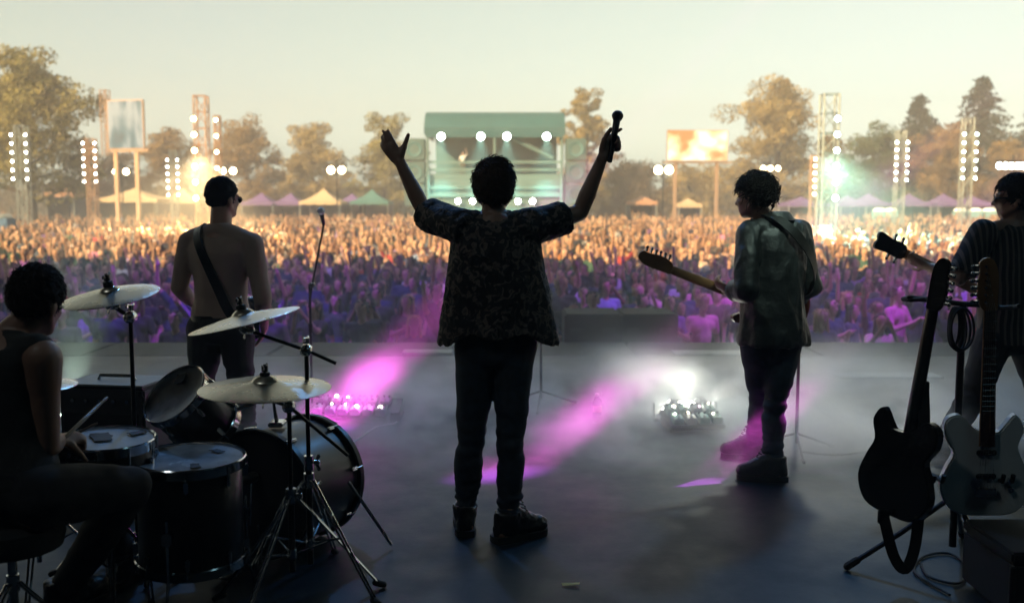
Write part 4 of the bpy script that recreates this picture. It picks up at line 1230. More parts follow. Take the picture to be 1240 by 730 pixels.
# ------------------------------------------------------------------ guitarist in the leather jacket (right)
def leather():
    m = mat('black_leather', (.017, .019, .019), .52, 0, .35, 9, .5, 38, spec=.6)
    return m
M_leather = leather()
d0 = 5.9
off = V((P(925, 400, d0).x, d0, 0))
t = thing('person', 'curly-haired guitarist in a shiny black leather jacket, turned to the left', 'person', off, 'band members on stage')
hl, hr = P(917, 415, d0 - .02), P(951, 415, d0 + .06); sl, sr = P(908, 284, d0 - .06), P(966, 284, d0 + .10)
head = P(914, 240, d0 + .0); hf, hu = V((-.80, .62, -.05)), V((-.05, .02, 1))
el, wl_ = P(904, 350, d0 - .18), P(884, 352, d0 + .06)
er, wr_ = P(980, 345, d0 + .14), P(930, 382, d0 + .30)
kn_n, an_n = P(938, 487, d0 - .10), V((P(934, 560, 5.75).x, 5.72, .09))
kn_f, an_f = P(921, 482, d0 + .10), V((P(914, 540, 6.2).x, 6.22, .09))
b = MB(); torso(b, hl, hr, sl, sr)
neck_prims(b, (sl + sr) / 2, head, hf.normalized(), hu); head_prims(b, head, hf, hu, 1.02)
for s_, e_, w_ in ((sl, el, wl_), (sr, er, wr_)): arm_prims(b, s_, e_, w_); b.cap((sl + sr) / 2 + UP * .04, s_, .05, .055, 12)
hand_prims(b, wl_, (V((-.6, .45, .35))), V((.1, .6, .6)), 1, curls=[(.5, .9, .6)] * 4, thumb_curl=.4)
hand_prims(b, wr_, (V((-.7, .2, -.3))), V((.2, .9, 0)), 1, curls=[(.5, .8, .5)] * 4)
for h_, k_, a_ in ((hr, kn_n, an_n), (hl, kn_f, an_f)): leg_prims(b, h_, k_, a_)
foot_prims(b, an_n, (-1, .12)); foot_prims(b, an_f, (-1, .3))
link('body', remesh(b, 'body', .0085, 3, off), M_skin2, t)
trousers(t, off, ((hr, kn_n, an_n), (hl, kn_f, an_f)), hl, hr, sl, sr, M_denim, .0145, 17)
boot(t, an_n, (-1, .10), off); boot(t, an_f, (-1, .25), off)
hair_build(t, head, hf, hu, off, M_hair_dark, 'curly', 8, 1.02, .062, 2300, -.005, (-.2, .3, .7), 1.02, .6)
b = MB(); c0 = (sl + sr) / 2; sd = (sr - sl).normalized(); fd = UP.cross(sd)
hc = (hl + hr) / 2
def rr(z, a, f_, dx=0): return (c0.lerp(hc, -z / (c0.z - hc.z)) + V((dx, 0, 0)) + UP * 0, sd * a, fd * f_)
rg = [rr(.075, .075, .072), rr(.045, .12, .085), rr(.005, .195, .115), rr(-.10, .206, .138), rr(-.22, .204, .144), rr(-.36, .196, .146), rr(-.50, .206, .152, .01), rr(-.60, .222, .160, .015), rr(-.655, .228, .164, .016), rr(-.645, .205, .14, .016), rr(-.5, .18, .12)]
b.rings(rg, 36)
for s_, e_, w_ in ((sl, el, wl_), (sr, er, wr_)):
    b.cap(s_, s_.lerp(e_, .5), .072, .070, 16); b.cap(s_.lerp(e_, .4), e_, .070, .062, 16); b.cap(e_, e_.lerp(w_, .4), .066, .060, 16); b.cap((sl + sr) / 2 + UP * .03, s_ + UP * .008, .07, .072, 14)
    d = (w_ - e_).normalized(); u, w2 = frame(d); p0, p1 = e_.lerp(w_, .3), e_.lerp(w_, .88)
    b.rings([(p0, u * .058, w2 * .058), (p1, u * .050, w2 * .050), (p1 - d * .005, u * .036, w2 * .036), (p1 - d * .05, u * .03, w2 * .03)], 18)
me = remesh(b, 'jacket', .0095, 2, off); fold(me, .014, 6, 6, 2.2, 7); fold(me, .006, 12, 12, 6, 5)
jk = link('jacket', me, M_leather, t)
nb = (sl + sr) / 2 + UP * .085
cb = MB()
for s0, z0, z1 in ((1.0, .05, -.01),):
    pr = []
    for i in range(21):
        a = math.pi * (1.15 + 1.7 * i / 20) - math.pi * .5 + math.pi * .5
        a = -math.pi * 1.35 + math.pi * 1.7 * i / 20
        dr_ = sd * math.cos(a) + fd * math.sin(a)
        pr.append(dr_)
    vs = []
    for dr_ in pr:
        vs += [nb + dr_ * .070 + UP * .012, nb + dr_ * .074 + UP * .052, nb + dr_ * .084 + UP * .050, nb + dr_ * .118 + UP * .002, nb + dr_ * .112 - UP * .006]
    k = len(pr)
    fs = [(i * 5 + j, i * 5 + j + 1, (i + 1) * 5 + j + 1, (i + 1) * 5 + j) for i in range(k - 1) for j in range(4)] + [(i * 5 + 4, i * 5, (i + 1) * 5, (i + 1) * 5 + 4) for i in range(k - 1)]
    cb.add(vs, fs + [(0, 1, 2, 3, 4), tuple((k - 1) * 5 + j for j in (4, 3, 2, 1, 0))])
cb.build('collar', M_leather, jk, True, off)
RIGHT = dict(sl=sl, sr=sr, hl=hl, hr=hr, wl=wl_, wr=wr_, d=d0, sd=sd, fd=fd)

# ------------------------------------------------------------------ bassist in the striped shirt (right edge)
def stripes():
    m = bpy.data.materials.new('striped_shirt'); m.use_nodes = True; n = m.node_tree.nodes; l = m.node_tree.links; b = n['Principled BSDF']
    b.inputs['Roughness'].default_value = .85
    tc = n.new('ShaderNodeTexCoord'); nz = n.new('ShaderNodeTexNoise'); nz.inputs['Scale'].default_value = 4
    l.new(tc.outputs['Object'], nz.inputs['Vector'])
    ad = n.new('ShaderNodeVectorMath'); ad.operation = 'MULTIPLY_ADD'; ad.inputs[1].default_value = (.035, .035, .035); l.new(nz.outputs['Color'], ad.inputs[0]); l.new(tc.outputs['Object'], ad.inputs[2])
    w = n.new('ShaderNodeTexWave'); w.inputs['Scale'].default_value = 9.0; w.bands_direction = 'X'; l.new(ad.outputs[0], w.inputs['Vector'])
    cr = n.new('ShaderNodeValToRGB'); e = cr.color_ramp.elements; e[0].position = .60; e[0].color = (.008, .009, .010, 1); e[1].position = .72; e[1].color = (.11, .085, .07, 1)
    l.new(w.outputs['Fac'], cr.inputs[0]); l.new(cr.outputs[0], b.inputs['Base Color'])
    return m
d0 = 6.0
off = V((P(1222, 400, d0).x, d0, 0))
t = thing('person', 'bassist with sunglasses in a dark striped shirt at the right edge', 'person', off, 'band members on stage')
hl, hr = P(1205, 408, d0 - .05), P(1244, 408, d0 + .05); sl, sr = P(1190, 282, d0 - .10), P(1258, 280, d0 + .12)
head = P(1229, 240, d0 - .02); hf, hu = V((-.95, .42, -.06)), V((-.05, 0, 1))
el, wl_ = P(1162, 338, d0 - .16), P(1122, 322, d0 + .02)
er, wr_ = P(1288, 340, d0 + .08), P(1235, 372, d0 + .32)
kn_l, an_l = P(1178, 478, d0 + .0), V((P(1150, 545, d0).x, d0 + .10, .09))
kn_r, an_r = P(1262, 478, d0), V((P(1285, 545, d0).x, d0 - .1, .09))
b = MB(); torso(b, hl, hr, sl, sr)
neck_prims(b, (sl + sr) / 2, head, hf.normalized(), hu); head_prims(b, head, hf, hu, 1.04)
for s_, e_, w_ in ((sl, el, wl_), (sr, er, wr_)): arm_prims(b, s_, e_, w_); b.cap((sl + sr) / 2 + UP * .04, s_, .05, .055, 12)
hand_prims(b, wl_, (V((-.6, .35, .3))), V((.1, .6, .5)), 1, curls=[(.5, .9, .6)] * 4, thumb_curl=.4)
hand_prims(b, wr_, (V((-.7, .2, -.3))), V((.2, .9, 0)), 1, curls=[(.5, .8, .5)] * 4)
for h_, k_, a_ in ((hl, kn_l, an_l), (hr, kn_r, an_r)): leg_prims(b, h_, k_, a_)
foot_prims(b, an_l, (-.8, .4)); foot_prims(b, an_r, (-.2, 1))
link('body', remesh(b, 'body', .0085, 3, off), M_skin2, t)
trousers(t, off, ((hl, kn_l, an_l), (hr, kn_r, an_r)), hl, hr, sl, sr, M_black_trouser, .026, 19, .012)
boot(t, an_l, (-.8, .4), off); boot(t, an_r, (-.2, 1), off)
hair_build(t, head, hf, hu, off, M_hair_dark, 'short', 31, 1.05, .05, 1100, -.05, (0, .3, .5), 1.06, .25)
glasses(t, head, hf, hu, off, 1.04)
b = MB(); c0 = (sl + sr) / 2; sd = (sr - sl).normalized(); fd = UP.cross(sd); hc = (hl + hr) / 2
rg = [rr(.07, .075, .072), rr(.045, .13, .085), rr(.005, .205, .118), rr(-.12, .222, .15), rr(-.3, .220, .158), rr(-.5, .226, .165), rr(-.62, .232, .168), rr(-.67, .234, .17), rr(-.66, .21, .15), rr(-.5, .18, .12)]
b.rings(rg, 36)
for s_, e_, w_ in ((sl, el, wl_), (sr, er, wr_)):
    b.cap(s_, s_.lerp(e_, .5), .086, .082, 16); d = (e_ - s_).normalized(); u, w2 = frame(d); p1 = s_.lerp(e_, .92)
    b.rings([(s_.lerp(e_, .3), u * .084, w2 * .084), (p1, u * .080, w2 * .080), (p1 - d * .006, u * .058, w2 * .058), (p1 - d * .06, u * .05, w2 * .05)], 18)
me = remesh(b, 'shirt', .011, 2, off); fold(me, .009, 8, 8, 4.0, 6)
link('shirt', me, stripes(), t)
STRIPE = dict(sl=sl, sr=sr, hl=hl, hr=hr, wl=wl_, wr=wr_, d=d0, sd=sd, fd=fd)

# ------------------------------------------------------------------ drummer (seated, front left)
M_tank = mat('black_tank_top', (.020, .021, .020), .9, 0, .3, 20, .3, 200)
d0 = 3.45
hl, hr = V((-1.93, 3.50, .60)), V((-1.62, 3.36, .60))
off = V((-1.78, 3.42, 0))
t = thing('person', 'drummer in a black sleeveless top seated at the drum kit', 'person', off, 'band members on stage')
sl, sr = P(-58, 430, d0 + .16), P(52, 438, d0 - .05)
sr.z = sl.z = 1.08
head = P(44, 366, d0 + .10); hf, hu = V((.16, 1.0, -.30)), V((.12, .1, 1))
er = P(58, 540, d0 - .02); wr_ = P(72, 532, d0 + .20); el = P(-75, 540, d0 + .2); wl_ = P(20, 560, d0 + .45)
kr = V((P(152, 592, 3.55).x, 3.60, .57)); ar = V((P(62, 690, 3.7).x, 3.80, .10)); kl = V((-1.72, 4.0, .58)); al = V((-1.66, 4.12, .10))
b = MB(); torso(b, hl, hr, sl, sr, 1.05)
neck_prims(b, (sl + sr) / 2 + UP * .02, head, hf.normalized(), hu); head_prims(b, head, hf, hu, 1.02)
for s_, e_, w_ in ((sl, el, wl_), (sr, er, wr_)): arm_prims(b, s_, e_, w_); b.cap((sl + sr) / 2 + UP * .05, s_, .055, .06, 12)
hand_prims(b, wr_, V((.5, .8, -.1)), V((-.5, 0, -.8)), -1, curls=[(1.1, 1.2, .8)] * 4, thumb_curl=.5)
hand_prims(b, wl_, V((.6, .8, -.1)), V((.3, 0, -.8)), 1, curls=[(1.1, 1.2, .8)] * 4, thumb_curl=.5)
for h_, k_, a_ in ((hl, kl, al), (hr, kr, ar)): leg_prims(b, h_, k_, a_)
foot_prims(b, al, (.3, 1)); foot_prims(b, ar, (.5, 1))
link('body', remesh(b, 'body', .0085, 4, off), M_skin2, t)
b = MB(); leg_prims(b, hl, kl, al, 1, .022); leg_prims(b, hr, kr, ar, 1, .022); torso(b, hl, hr, sl, sr, 1.08, .02, -.2, .24)
me = remesh(b, 'trousers', .012, 3, off); fold(me, .008, 8, 8, 14, 6); link('trousers', me, M_black_trouser, t)
boot(t, al, (.3, 1), off); boot(t, ar, (.5, 1), off)
b = MB(); rg = torso(b, hl, hr, sl, sr, 1.10, .018, 0, 1.01, 28)
for s_ in (sl, sr): b.cap((sl + sr) / 2 + UP * .055, s_ + ((sl + sr) / 2 - s_) * .12 + UP * .025, .045, .058, 14)
me = remesh(b, 'tank_top', .011, 3, off); fold(me, .007, 9, 9, 6, 8); link('tank_top', me, M_tank, t)
hair_build(t, head, hf, hu, off, M_hair_dark, 'short', 44, 1.02, .045, 2600, -.05, (.25, .6, .1), 1.0, 0, .008)
DR = dict(wr=wr_, wl=wl_)
# ------------------------------------------------------------------ guitars
def smooth_outline(pts, n=4):
    k = len(pts); out = []
    for i in range(k):
        p0, p1, p2, p3 = [V((*pts[(i + j) % k], 0)) for j in (-1, 0, 1, 2)]
        for j in range(n):
            t_ = j / n
            q = .5 * (2 * p1 + (p2 - p0) * t_ + (2 * p0 - 5 * p1 + 4 * p2 - p3) * t_ ** 2 + (-p0 + 3 * p1 - 3 * p2 + p3) * t_ ** 3)
            out.append((q.x, q.y))
    return out
STRAT = [(0, -.20), (.10, -.185), (.155, -.10), (.14, -.02), (.105, .04), (.115, .10), (.130, .165), (.105, .19), (.072, .15), (.040, .115), (-.040, .115), (-.07, .165), (-.10, .22), (-.135, .215), (-.13, .13), (-.105, .05), (-.14, -.03), (-.16, -.11), (-.10, -.185)]
TELE = [(0, -.20), (.11, -.185), (.158, -.10), (.138, -.01), (.112, .06), (.132, .13), (.10, .185), (.060, .14), (.034, .118), (-.034, .13), (-.09, .185), (-.14, .165), (-.143, .10), (-.112, .04), (-.138, -.02), (-.158, -.10), (-.11, -.185)]
GUARD = [(.02, -.10), (.09, -.12), (.10, -.03), (.06, .04), (.055, .10), (-.05, .10), (-.06, .02), (-.03, -.03)]
M_wood = mat('maple_neck', (.26, .135, .06), .4, 0, .15, 20)
M_rose = mat('rosewood', (.05, .025, .015), .5, 0, .3, 30)
M_steel = mat('string_steel', (.6, .6, .6), .25, 1.0)
def guitar(name, label, pos, zax, front, k, body_m, outline, neck_m, nstr=6, inline=True, head_m=None, group=None, guard_m=None, neck_len=.46):
    z = V(zax).normalized(); f = V(front); f = (f - z * f.dot(z)).normalized(); x = z.cross(f)      # local -y is the front
    Mx = Matrix((( x.x, -f.x, z.x, pos[0]), (x.y, -f.y, z.y, pos[1]), (x.z, -f.z, z.z, pos[2]), (0, 0, 0, 1)))
    t = thing(name, label, 'guitar', (0, 0, 0), group)
    t.matrix_world = Mx @ Matrix.Scale(k, 4)
    MB().prism(smooth_outline(outline), -.021, .021, None, .006).build('body', body_m, t)
    if guard_m: MB().prism(smooth_outline(GUARD), -.0245, -.0225, None).build('pickguard', guard_m, t, False)
    n0, n1 = .07, .115 + neck_len
    b = MB(); b.rings([((0, -.028, n0), V((.028, 0, 0)), V((0, .010, 0))), ((0, -.028, .13), V((.0275, 0, 0)), V((0, .012, 0))), ((0, -.028, n1), V((.0215, 0, 0)), V((0, .011, 0)))], 14)
    nk = b.build('neck', neck_m, t)
    MB().rings([((0, -.0375, n0), V((.0265, 0, 0)), V((0, .003, 0))), ((0, -.0365, n1), V((.0208, 0, 0)), V((0, .003, 0)))], 4).build('fretboard', M_rose, nk, False)
    fr = []
    for i in range(1, 15):
        zz = n1 - (n1 - (-.09)) * (1 - 2 ** (-i / 12))
        MB().tube([(-.022, -.0405, zz), (.022, -.0405, zz)], .0012, 4).build('fret', M_steel, nk)
    if inline: hd = [(-.021, 0), (.021, 0), (.024, .03), (.026, .09), (.022, .15), (.004, .185), (-.022, .190), (-.040, .172), (-.038, .145), (-.046, .08), (-.040, .03)]
    else: hd = [(-.021, 0), (.021, 0), (.036, .03), (.033, .09), (.040, .155), (.018, .165), (0, .158), (-.018, .165), (-.040, .155), (-.033, .09), (-.036, .03)]
    h = MB().prism(smooth_outline(hd, 3), -.0375, -.0225, Matrix.Translation((0, 0, n1)), .002).build('headstock', head_m or neck_m, t)
    for i in range(nstr):
        if inline: sx, zz = -1, n1 + .032 + i * (.128 / max(1, nstr - 1)); xe = -.041
        else: sx = -1 if i < (nstr + 1) // 2 else 1; zz = n1 + .035 + (i % ((nstr + 1) // 2)) * .042; xe = sx * .034
        p = MB(); p.lathe([(.005, -.010), (.005, 0), (.0035, 0), (.0035, .006)], 8, (xe * .45, -.038, zz), (0, -1, 0), True)
        p.box((xe + sx * .006, -.030, zz), (.012, .010, .010)); p.ell((xe + sx * .020, -.030, zz), [V((.009, 0, 0)), V((0, .005, 0)), V((0, 0, .008))], 8, 6)
        p.build('tuner', M_chrome, t)
        xs_ = (i - (nstr - 1) / 2) * (.030 / (nstr - 1)); xb = (i - (nstr - 1) / 2) * (.050 / (nstr - 1))
        MB().tube([(xb, -.036, -.10), (xs_, -.0435, n1), (xe * .45, -.042, zz)], .0008 if nstr == 6 else .0014, 4).build('string', M_steel, t)
    MB().box((0, -.029, -.105), (.075, .014, .03), bevel=.003).build('bridge', M_chrome, t)
    for zz in (-.045, .045): MB().box((0, -.027, zz), (.07, .011, .020), bevel=.004).build('pickup', M_black, t)
    for i in range(2): MB().lathe([(.011, 0), (.010, .012), (.001, .012)], 12, (.085, -.024, -.06 - i * .035), (0, -1, 0)).build('knob', M_chrome, t)
    return t
M_gblack = mat('gloss_black_paint', (.010, .010, .011), .18, 0, .2, 6, coat=.6)
M_gwhite = mat('white_guitar_paint', (.72, .74, .72), .22, 0, .06, 4, coat=.5)
M_gsun = mat('dark_red_paint', (.09, .025, .012), .25, 0, .25, 6, coat=.5)
M_guard = mat('cream_pickguard', (.5, .47, .4), .35, 0, .05, 5)

# guitar played by the leather-jacketed guitarist: neck out to the left
bc = P(934, 373, 6.16); tip = P(775, 312, 5.93)
gz_ax = (tip - bc).normalized()
guitar('electric_guitar', 'electric guitar with pale headstock held by the leather-jacketed guitarist', bc, gz_ax, V((-.45, .85, .15)), (tip - bc).length / .765, M_gsun, STRAT, M_wood, 6, True, None, 'guitars on stage', M_gblack)
# strap over the jacket
def back_strap(t_name, T, pts, d_out, w=.055):
    c0 = (T['sl'] + T['sr']) / 2; sd = (T['sr'] - T['sl']).normalized(); fd = UP.cross(sd)
    pp = [c0 + sd * a + UP * z - fd * y for a, z, y in pts]
    pp = catmull(pp, 5); nn = [(p - (c0 + UP * (p.z - c0.z) * (1 if p.z < c0.z else .0) + sd * ((p - c0).dot(sd) * .5))).normalized() for p in pp]
    return pp, nn
par = [o for o in COL.objects if o.get('label', '').startswith('curly-haired')][0]
pp, nn = back_strap('', RIGHT, [(-.10, .02, -.13), (-.105, .115, -.03), (-.07, .105, .075), (0, .03, .150), (.09, -.07, .172), (.17, -.19, .160), (.225, -.30, .09), (.235, -.36, -.02)], 0)
strap_path(par, pp, nn, .06, .006, M_boot, par.location)
par = [o for o in COL.objects if o.get('label', '').startswith('guitarist with glasses')][0]
pp, nn = back_strap('', LEFT, [(-.12, .02, -.15), (-.13, .10, -.03), (-.115, .085, .075), (-.075, .0, .150), (-.01, -.14, .160), (.05, -.28, .150), (.11, -.42, .138), (.17, -.52, .10), (.20, -.56, -.03)], 0)
strap_path(par, pp, nn, .062, .006, M_boot, par.location)
# guitar of the tan player: in front of him, its lower bout shows past his hip
bc = (LEFT['hl'] + LEFT['hr']) / 2 + V((.12, .27, .06))
guitar('electric_guitar', 'black guitar hanging in front of the guitarist in tan', bc, V((-.45, .85, .25)), V((.85, .45, .1)), 1.05, M_gblack, STRAT, M_wood, 6, True, None, 'guitars on stage')
# bass of the player at the right edge
bc = P(1240, 378, 6.32); tip = P(1066, 290, 6.02)
guitar('bass_guitar', 'bass guitar with dark headstock held by the bassist in stripes', bc, tip - bc, V((-.4, .9, .1)), (tip - bc).length / .86, M_gblack, STRAT, M_wood, 4, False, M_gblack, 'guitars on stage', None, .58)

# ------------------------------------------------------------------ guitar stand with two guitars
base = PF(1152, 693)
t = thing('guitar_stand', 'black tripod stand holding the two spare guitars, lower right', 'guitar stand', (base.x, base.y, 0))
o_ = V((base.x, base.y, 0)); dS = base.y
top = P(1152, 368, dS); hub_z = .33
MB().tube([o_ + V((0, 0, .12)), V((o_.x, o_.y, top.z))], .016, 10).build('post', M_black, t, True, o_)
MB().tube([V((o_.x, o_.y, hub_z)), V((o_.x, o_.y, hub_z + .12))], .024, 10).build('hub', M_black, t, True, o_)
for ft in (PF(1026, 690), PF(1215, 720), V((o_.x + .25, o_.y + .45, 0))):
    f_ = V((ft.x, ft.y, .018))
    lg = MB().tube([V((o_.x, o_.y, hub_z + .02)), f_.lerp(V((o_.x, o_.y, hub_z)), .5), f_], .012, 8).build('leg', M_black, t, True, o_)
    MB().cap(f_ + (V((o_.x, o_.y, hub_z)) - f_).normalized() * .05, f_, .017, .018, 8).build('rubber_foot', M_rubber, lg, True, o_)
L1, L2 = P(1108, 362, dS - .06), P(1214, 372, dS - .06)
MB().tube([L1 + V((0, .06, 0)), V((o_.x, o_.y, top.z)), L2 + V((0, .06, 0))], .012, 8).build('crossbar', M_black, t, True, o_)
for q in (L1, L2):
    y_ = MB().tube([q + V((-.045, -.05, .01)), q + V((-.05, .0, 0)), q + V((0, .06, -.01)), q + V((.05, .0, 0)), q + V((.045, -.05, .01))], .010, 7).build('yoke', M_rubber, t, True, o_)
cz = P(1152, 578, dS)
for px in (1118, 1200):
    q = P(px, 575, dS - .06)
    MB().tube([V((o_.x, o_.y, cz.z)), q, q + V((0, -.10, 0)), q + V((0, -.11, .03))], .010, 7).build('cradle_arm', M_black, t, True, o_)
    MB().tube([q + V((.04, 0, 0)), q + V((.04, -.10, 0)), q + V((.04, -.11, .03))], .010, 7).build('cradle_arm', M_rubber, t, True, o_)
MB().box(V((o_.x + .05, o_.y - .02, cz.z - .05)), (.05, .03, .03), bevel=.006).build('clamp_knob', M_black, t, True, o_)

def hung(label, top_px, bot_px, d_top, d_bot, front, body_m, outline, head_m, neck_m, grp, guard=None, inline=True):
    a, c = P(*top_px, d_top), P(*bot_px, d_bot)
    z = (a - c).normalized(); L = (a - c).length; k = L / .965
    g = guitar('electric_guitar', label, c + z * (.20 * k), z, front, k, body_m, outline, neck_m, 6, inline, head_m, grp, guard)
    return g
g1 = hung('black guitar with hanging strap on the stand, left one', (1134, 312), (1078, 622), dS - .22, dS - .12, V((.86, .50, .1)), M_gblack, TELE, M_gblack, M_gblack, 'guitars on stage')
g2 = hung('white guitar on the stand, right one', (1197, 311), (1190, 622), dS - .16, dS - .10, V((-.15, -1, .1)), M_gwhite, TELE, M_wood, M_wood, 'guitars on stage')
sp = catmull([P(1118, 470, dS - .12), P(1119, 520, dS - .2), P(1114, 600, dS - .2), P(1108, 660, dS - .18), P(1096, 688, dS - .2), P(1082, 672, dS - .2), P(1070, 625, dS - .16)], 6)
MBs = thing('guitar_strap', 'black strap looping down from the black guitar on the stand', 'strap', sp[0])
strap_path(MBs, sp, [V((-.3, -1, .2))] * len(sp), .045, .005, M_blackcloth, sp[0], 'band')
for q in (0, -1): MB().box(sp[q], (.05, .012, .06), bevel=.004).build('strap_end', M_boot, MBs, True, sp[0])
cc = P(1156, 372, dS - .04); cb = []
for i in range(5):
    ph = i * .7; rx, rz = .028 + .004 * i, .085 + .006 * math.sin(ph)
    pts = [cc + V((rx * math.sin(a) + .004 * i, -.012 * i + .01 * math.sin(a + ph), -rz + rz * math.cos(a))) for a in [j * math.pi / 12 for j in range(24)]]
    cb.append(pts)
ct = thing('cable_coil', 'coiled black cable hung over the guitar stand', 'cable', cc)
for pts in cb: MB().tube(pts, .0055, 6, True).build('cable_loop', M_rubber, ct, True, cc)

# ------------------------------------------------------------------ drum kit
M_shell = mat('black_drum_shell', (.010, .009, .009), .38, 0, .3, 12, coat=.1)
M_head = mat('coated_drum_head', (.30, .31, .32), .5, 0, .18, 7, .1, 90)
M_headc = mat('clear_drum_head', (.34, .35, .36), .25, 0, .45, 6)
M_kick = mat('black_drum_head', (.016, .016, .018), .42, 0, .3, 4)
M_tape = mat('black_gaffer_tape', (.012, .012, .012), .7)
def drum(name, label, ctr, axis, r, h, head_m, nl=8, legs=None, tape=(), shell_m=None, group='drums of the kit'):
    """ctr = centre of the playing head, axis points out of the playing head"""
    ctr = V(ctr); ax = V(axis).normalized(); u, w = frame(ax)
    t = thing(name, label, 'drum', ctr, group)
    MB().lathe([(r * .94, -.012), (r * .97, -.02), (r * .97, -h + .02), (r * .94, -h + .012)], 40, (0, 0, 0), ax).build('shell', shell_m or M_shell, t)
    for z0, nm in ((-.006, 1), (-h + .006, -1)):
        MB().lathe([(r * .96, -.022), (r * 1.035, -.022), (r * 1.045, -.018), (r * 1.035, .010), (r * 1.05, .015), (r * 1.03, .020), (r * .995, .016), (r * .985, -.004), (r * .96, -.022)], 44, ax * z0, ax).build('hoop', M_chrome if name != 'bass_drum' else M_shell, t)
    hd = MB().lathe([(0, .0), (r * .5, .0), (r * .9, .001), (r * .985, .004)], 40, (0, 0, 0), ax).build('drum_head', head_m, t)
    MB().lathe([(0, -h), (r * .985, -h)], 40, (0, 0, 0), -ax * 1e-6 + ax).build('resonant_head', M_kick, t)
    for i in range(nl):
        a = 2 * math.pi * (i + .3) / nl; d = u * math.cos(a) + w * math.sin(a); s = ax.cross(d)
        for zc in (-.055, -h + .055) if h > .22 else (-h / 2,):
            rot = Matrix((s, d, ax)).transposed()
            lg = MB().box(d * (r * .985 + .008) + ax * zc, (.018, .022, .05), rot, .005).build('lug', M_chrome, t)
            e0 = ax * (zc) + d * (r * 1.02 + .008)
            tgt = ax * (0.004 if zc > -h / 2 or h <= .22 else -h - .004) + d * (r * 1.03 + .006)
            MB().tube([e0, tgt], .0032, 5).build('tension_rod', M_chrome, lg)
    for (a, rr_, sx, sy, rz) in tape:
        p = u * (math.cos(a) * rr_ * r) + w * (math.sin(a) * rr_ * r) + ax * .0055
        pr_ = MB(); qn = random.Random(int(a * 100)); pts = []
        e1 = (u * math.cos(rz) + w * math.sin(rz)); e2 = ax.cross(e1); m_ = 16
        for i in range(m_):
            b_ = 2 * math.pi * i / m_; k_ = max(abs(math.cos(b_)), abs(math.sin(b_)))
            pts.append(p + e1 * (sx * math.cos(b_) / k_ * qn.uniform(.72, 1)) + e2 * (sy * math.sin(b_) / k_ * qn.uniform(.72, 1)))
        k_ = len(pts)
        pr_.add(pts + [q + ax * .002 for q in pts], [tuple(range(k_, 2 * k_))] + [(i, (i + 1) % k_, k_ + (i + 1) % k_, k_ + i) for i in range(k_)])
        pr_.build('tape_patch', M_tape, hd, False)
    if legs:
        for a in legs:
            d = V((math.cos(a), math.sin(a), 0)); p = d * (r * 1.06)
            lg = MB().tube([p + V((0, 0, -h * .45)), p + V((0, 0, -ctr.z + .13)), p + d * .03 + V((0, 0, -ctr.z + .03)), p + d * .035 + V((0, 0, -ctr.z + .012))], .006, 7).build('leg', M_chrome, t)
            MB().cap(p + d * .035 + V((0, 0, -ctr.z + .03)), p + d * .036 + V((0, 0, -ctr.z + .014)), .012, .013, 8).build('rubber_foot', M_rubber, lg)
            MB().box(p - d * .005 + V((0, 0, -h * .62)), (.04, .04, .05), bevel=.006).build('leg_bracket', M_chrome, t)
    return t
ft = P(230, 555, 3.95)
drum('floor_tom', 'black floor tom with chrome rim, lower left', ft, (.02, -.03, 1), .212, .42, M_headc, 8, (.6, 2.7, 4.6), ((3.6, .62, .035, .022, .4), (1.7, .75, .05, .03, .2), (5.6, .6, .03, .02, .9)))
sn = P(130, 533, 3.90)
drum('snare_drum', "snare drum with taped grey head at the drummer's hands", sn, (.03, -.04, 1), .178, .16, M_head, 10, None, ((.9, .25, .07, .045, .5), (5.6, .72, .035, .03, 2.4), (2.2, .6, .04, .02, .2)))
rt = P(212, 478, 4.28)
drum('rack_tom', 'small tilted rack tom behind the floor tom', rt, (-.42, -.58, .72), .150, .25, M_headc, 6, None, ((.4, .6, .03, .03, .4),))
bd_c = P(312, 603, 4.38); bd_ax = V((-.38, -.92, .03)).normalized()
bd_c.z = .31
bd = drum('bass_drum', 'large black bass drum beneath the ride cymbal', bd_c, bd_ax, .285, .42, M_kick, 8)
for sx in (-1, 1):
    s = bd_ax.cross(UP).normalized() * sx; p = s * .29 - bd_ax * .3 + V((0, 0, .02))
    MB().tube([p, p + s * .18 + V((0, 0, -.30)) - bd_ax * .08], .008, 7).build('spur', M_chrome, bd)
# rack tom arm
pst = MB(); a0 = bd_c - bd_ax * .16 + V((0, 0, .285)); a1 = V((a0.x - .02, a0.y, rt.z - .05)); a2 = rt + V((.42, .58, -.72)).normalized() * .13 + V((.12, .02, -.02))
pst.tube([a0, a1, a2], .011, 8)
o_t = thing('tom_holder', 'chrome arm holding the rack tom above the bass drum', 'drum hardware', a0)
pst.build('arm', M_chrome, o_t, True, a0); MB().box(a1, (.05, .05, .06), bevel=.01).build('clamp', M_chrome, o_t, True, a0); MB().box(a0 + V((0, 0, .012)), (.07, .09, .024), bevel=.006).build('base_plate', M_chrome, o_t, True, a0)
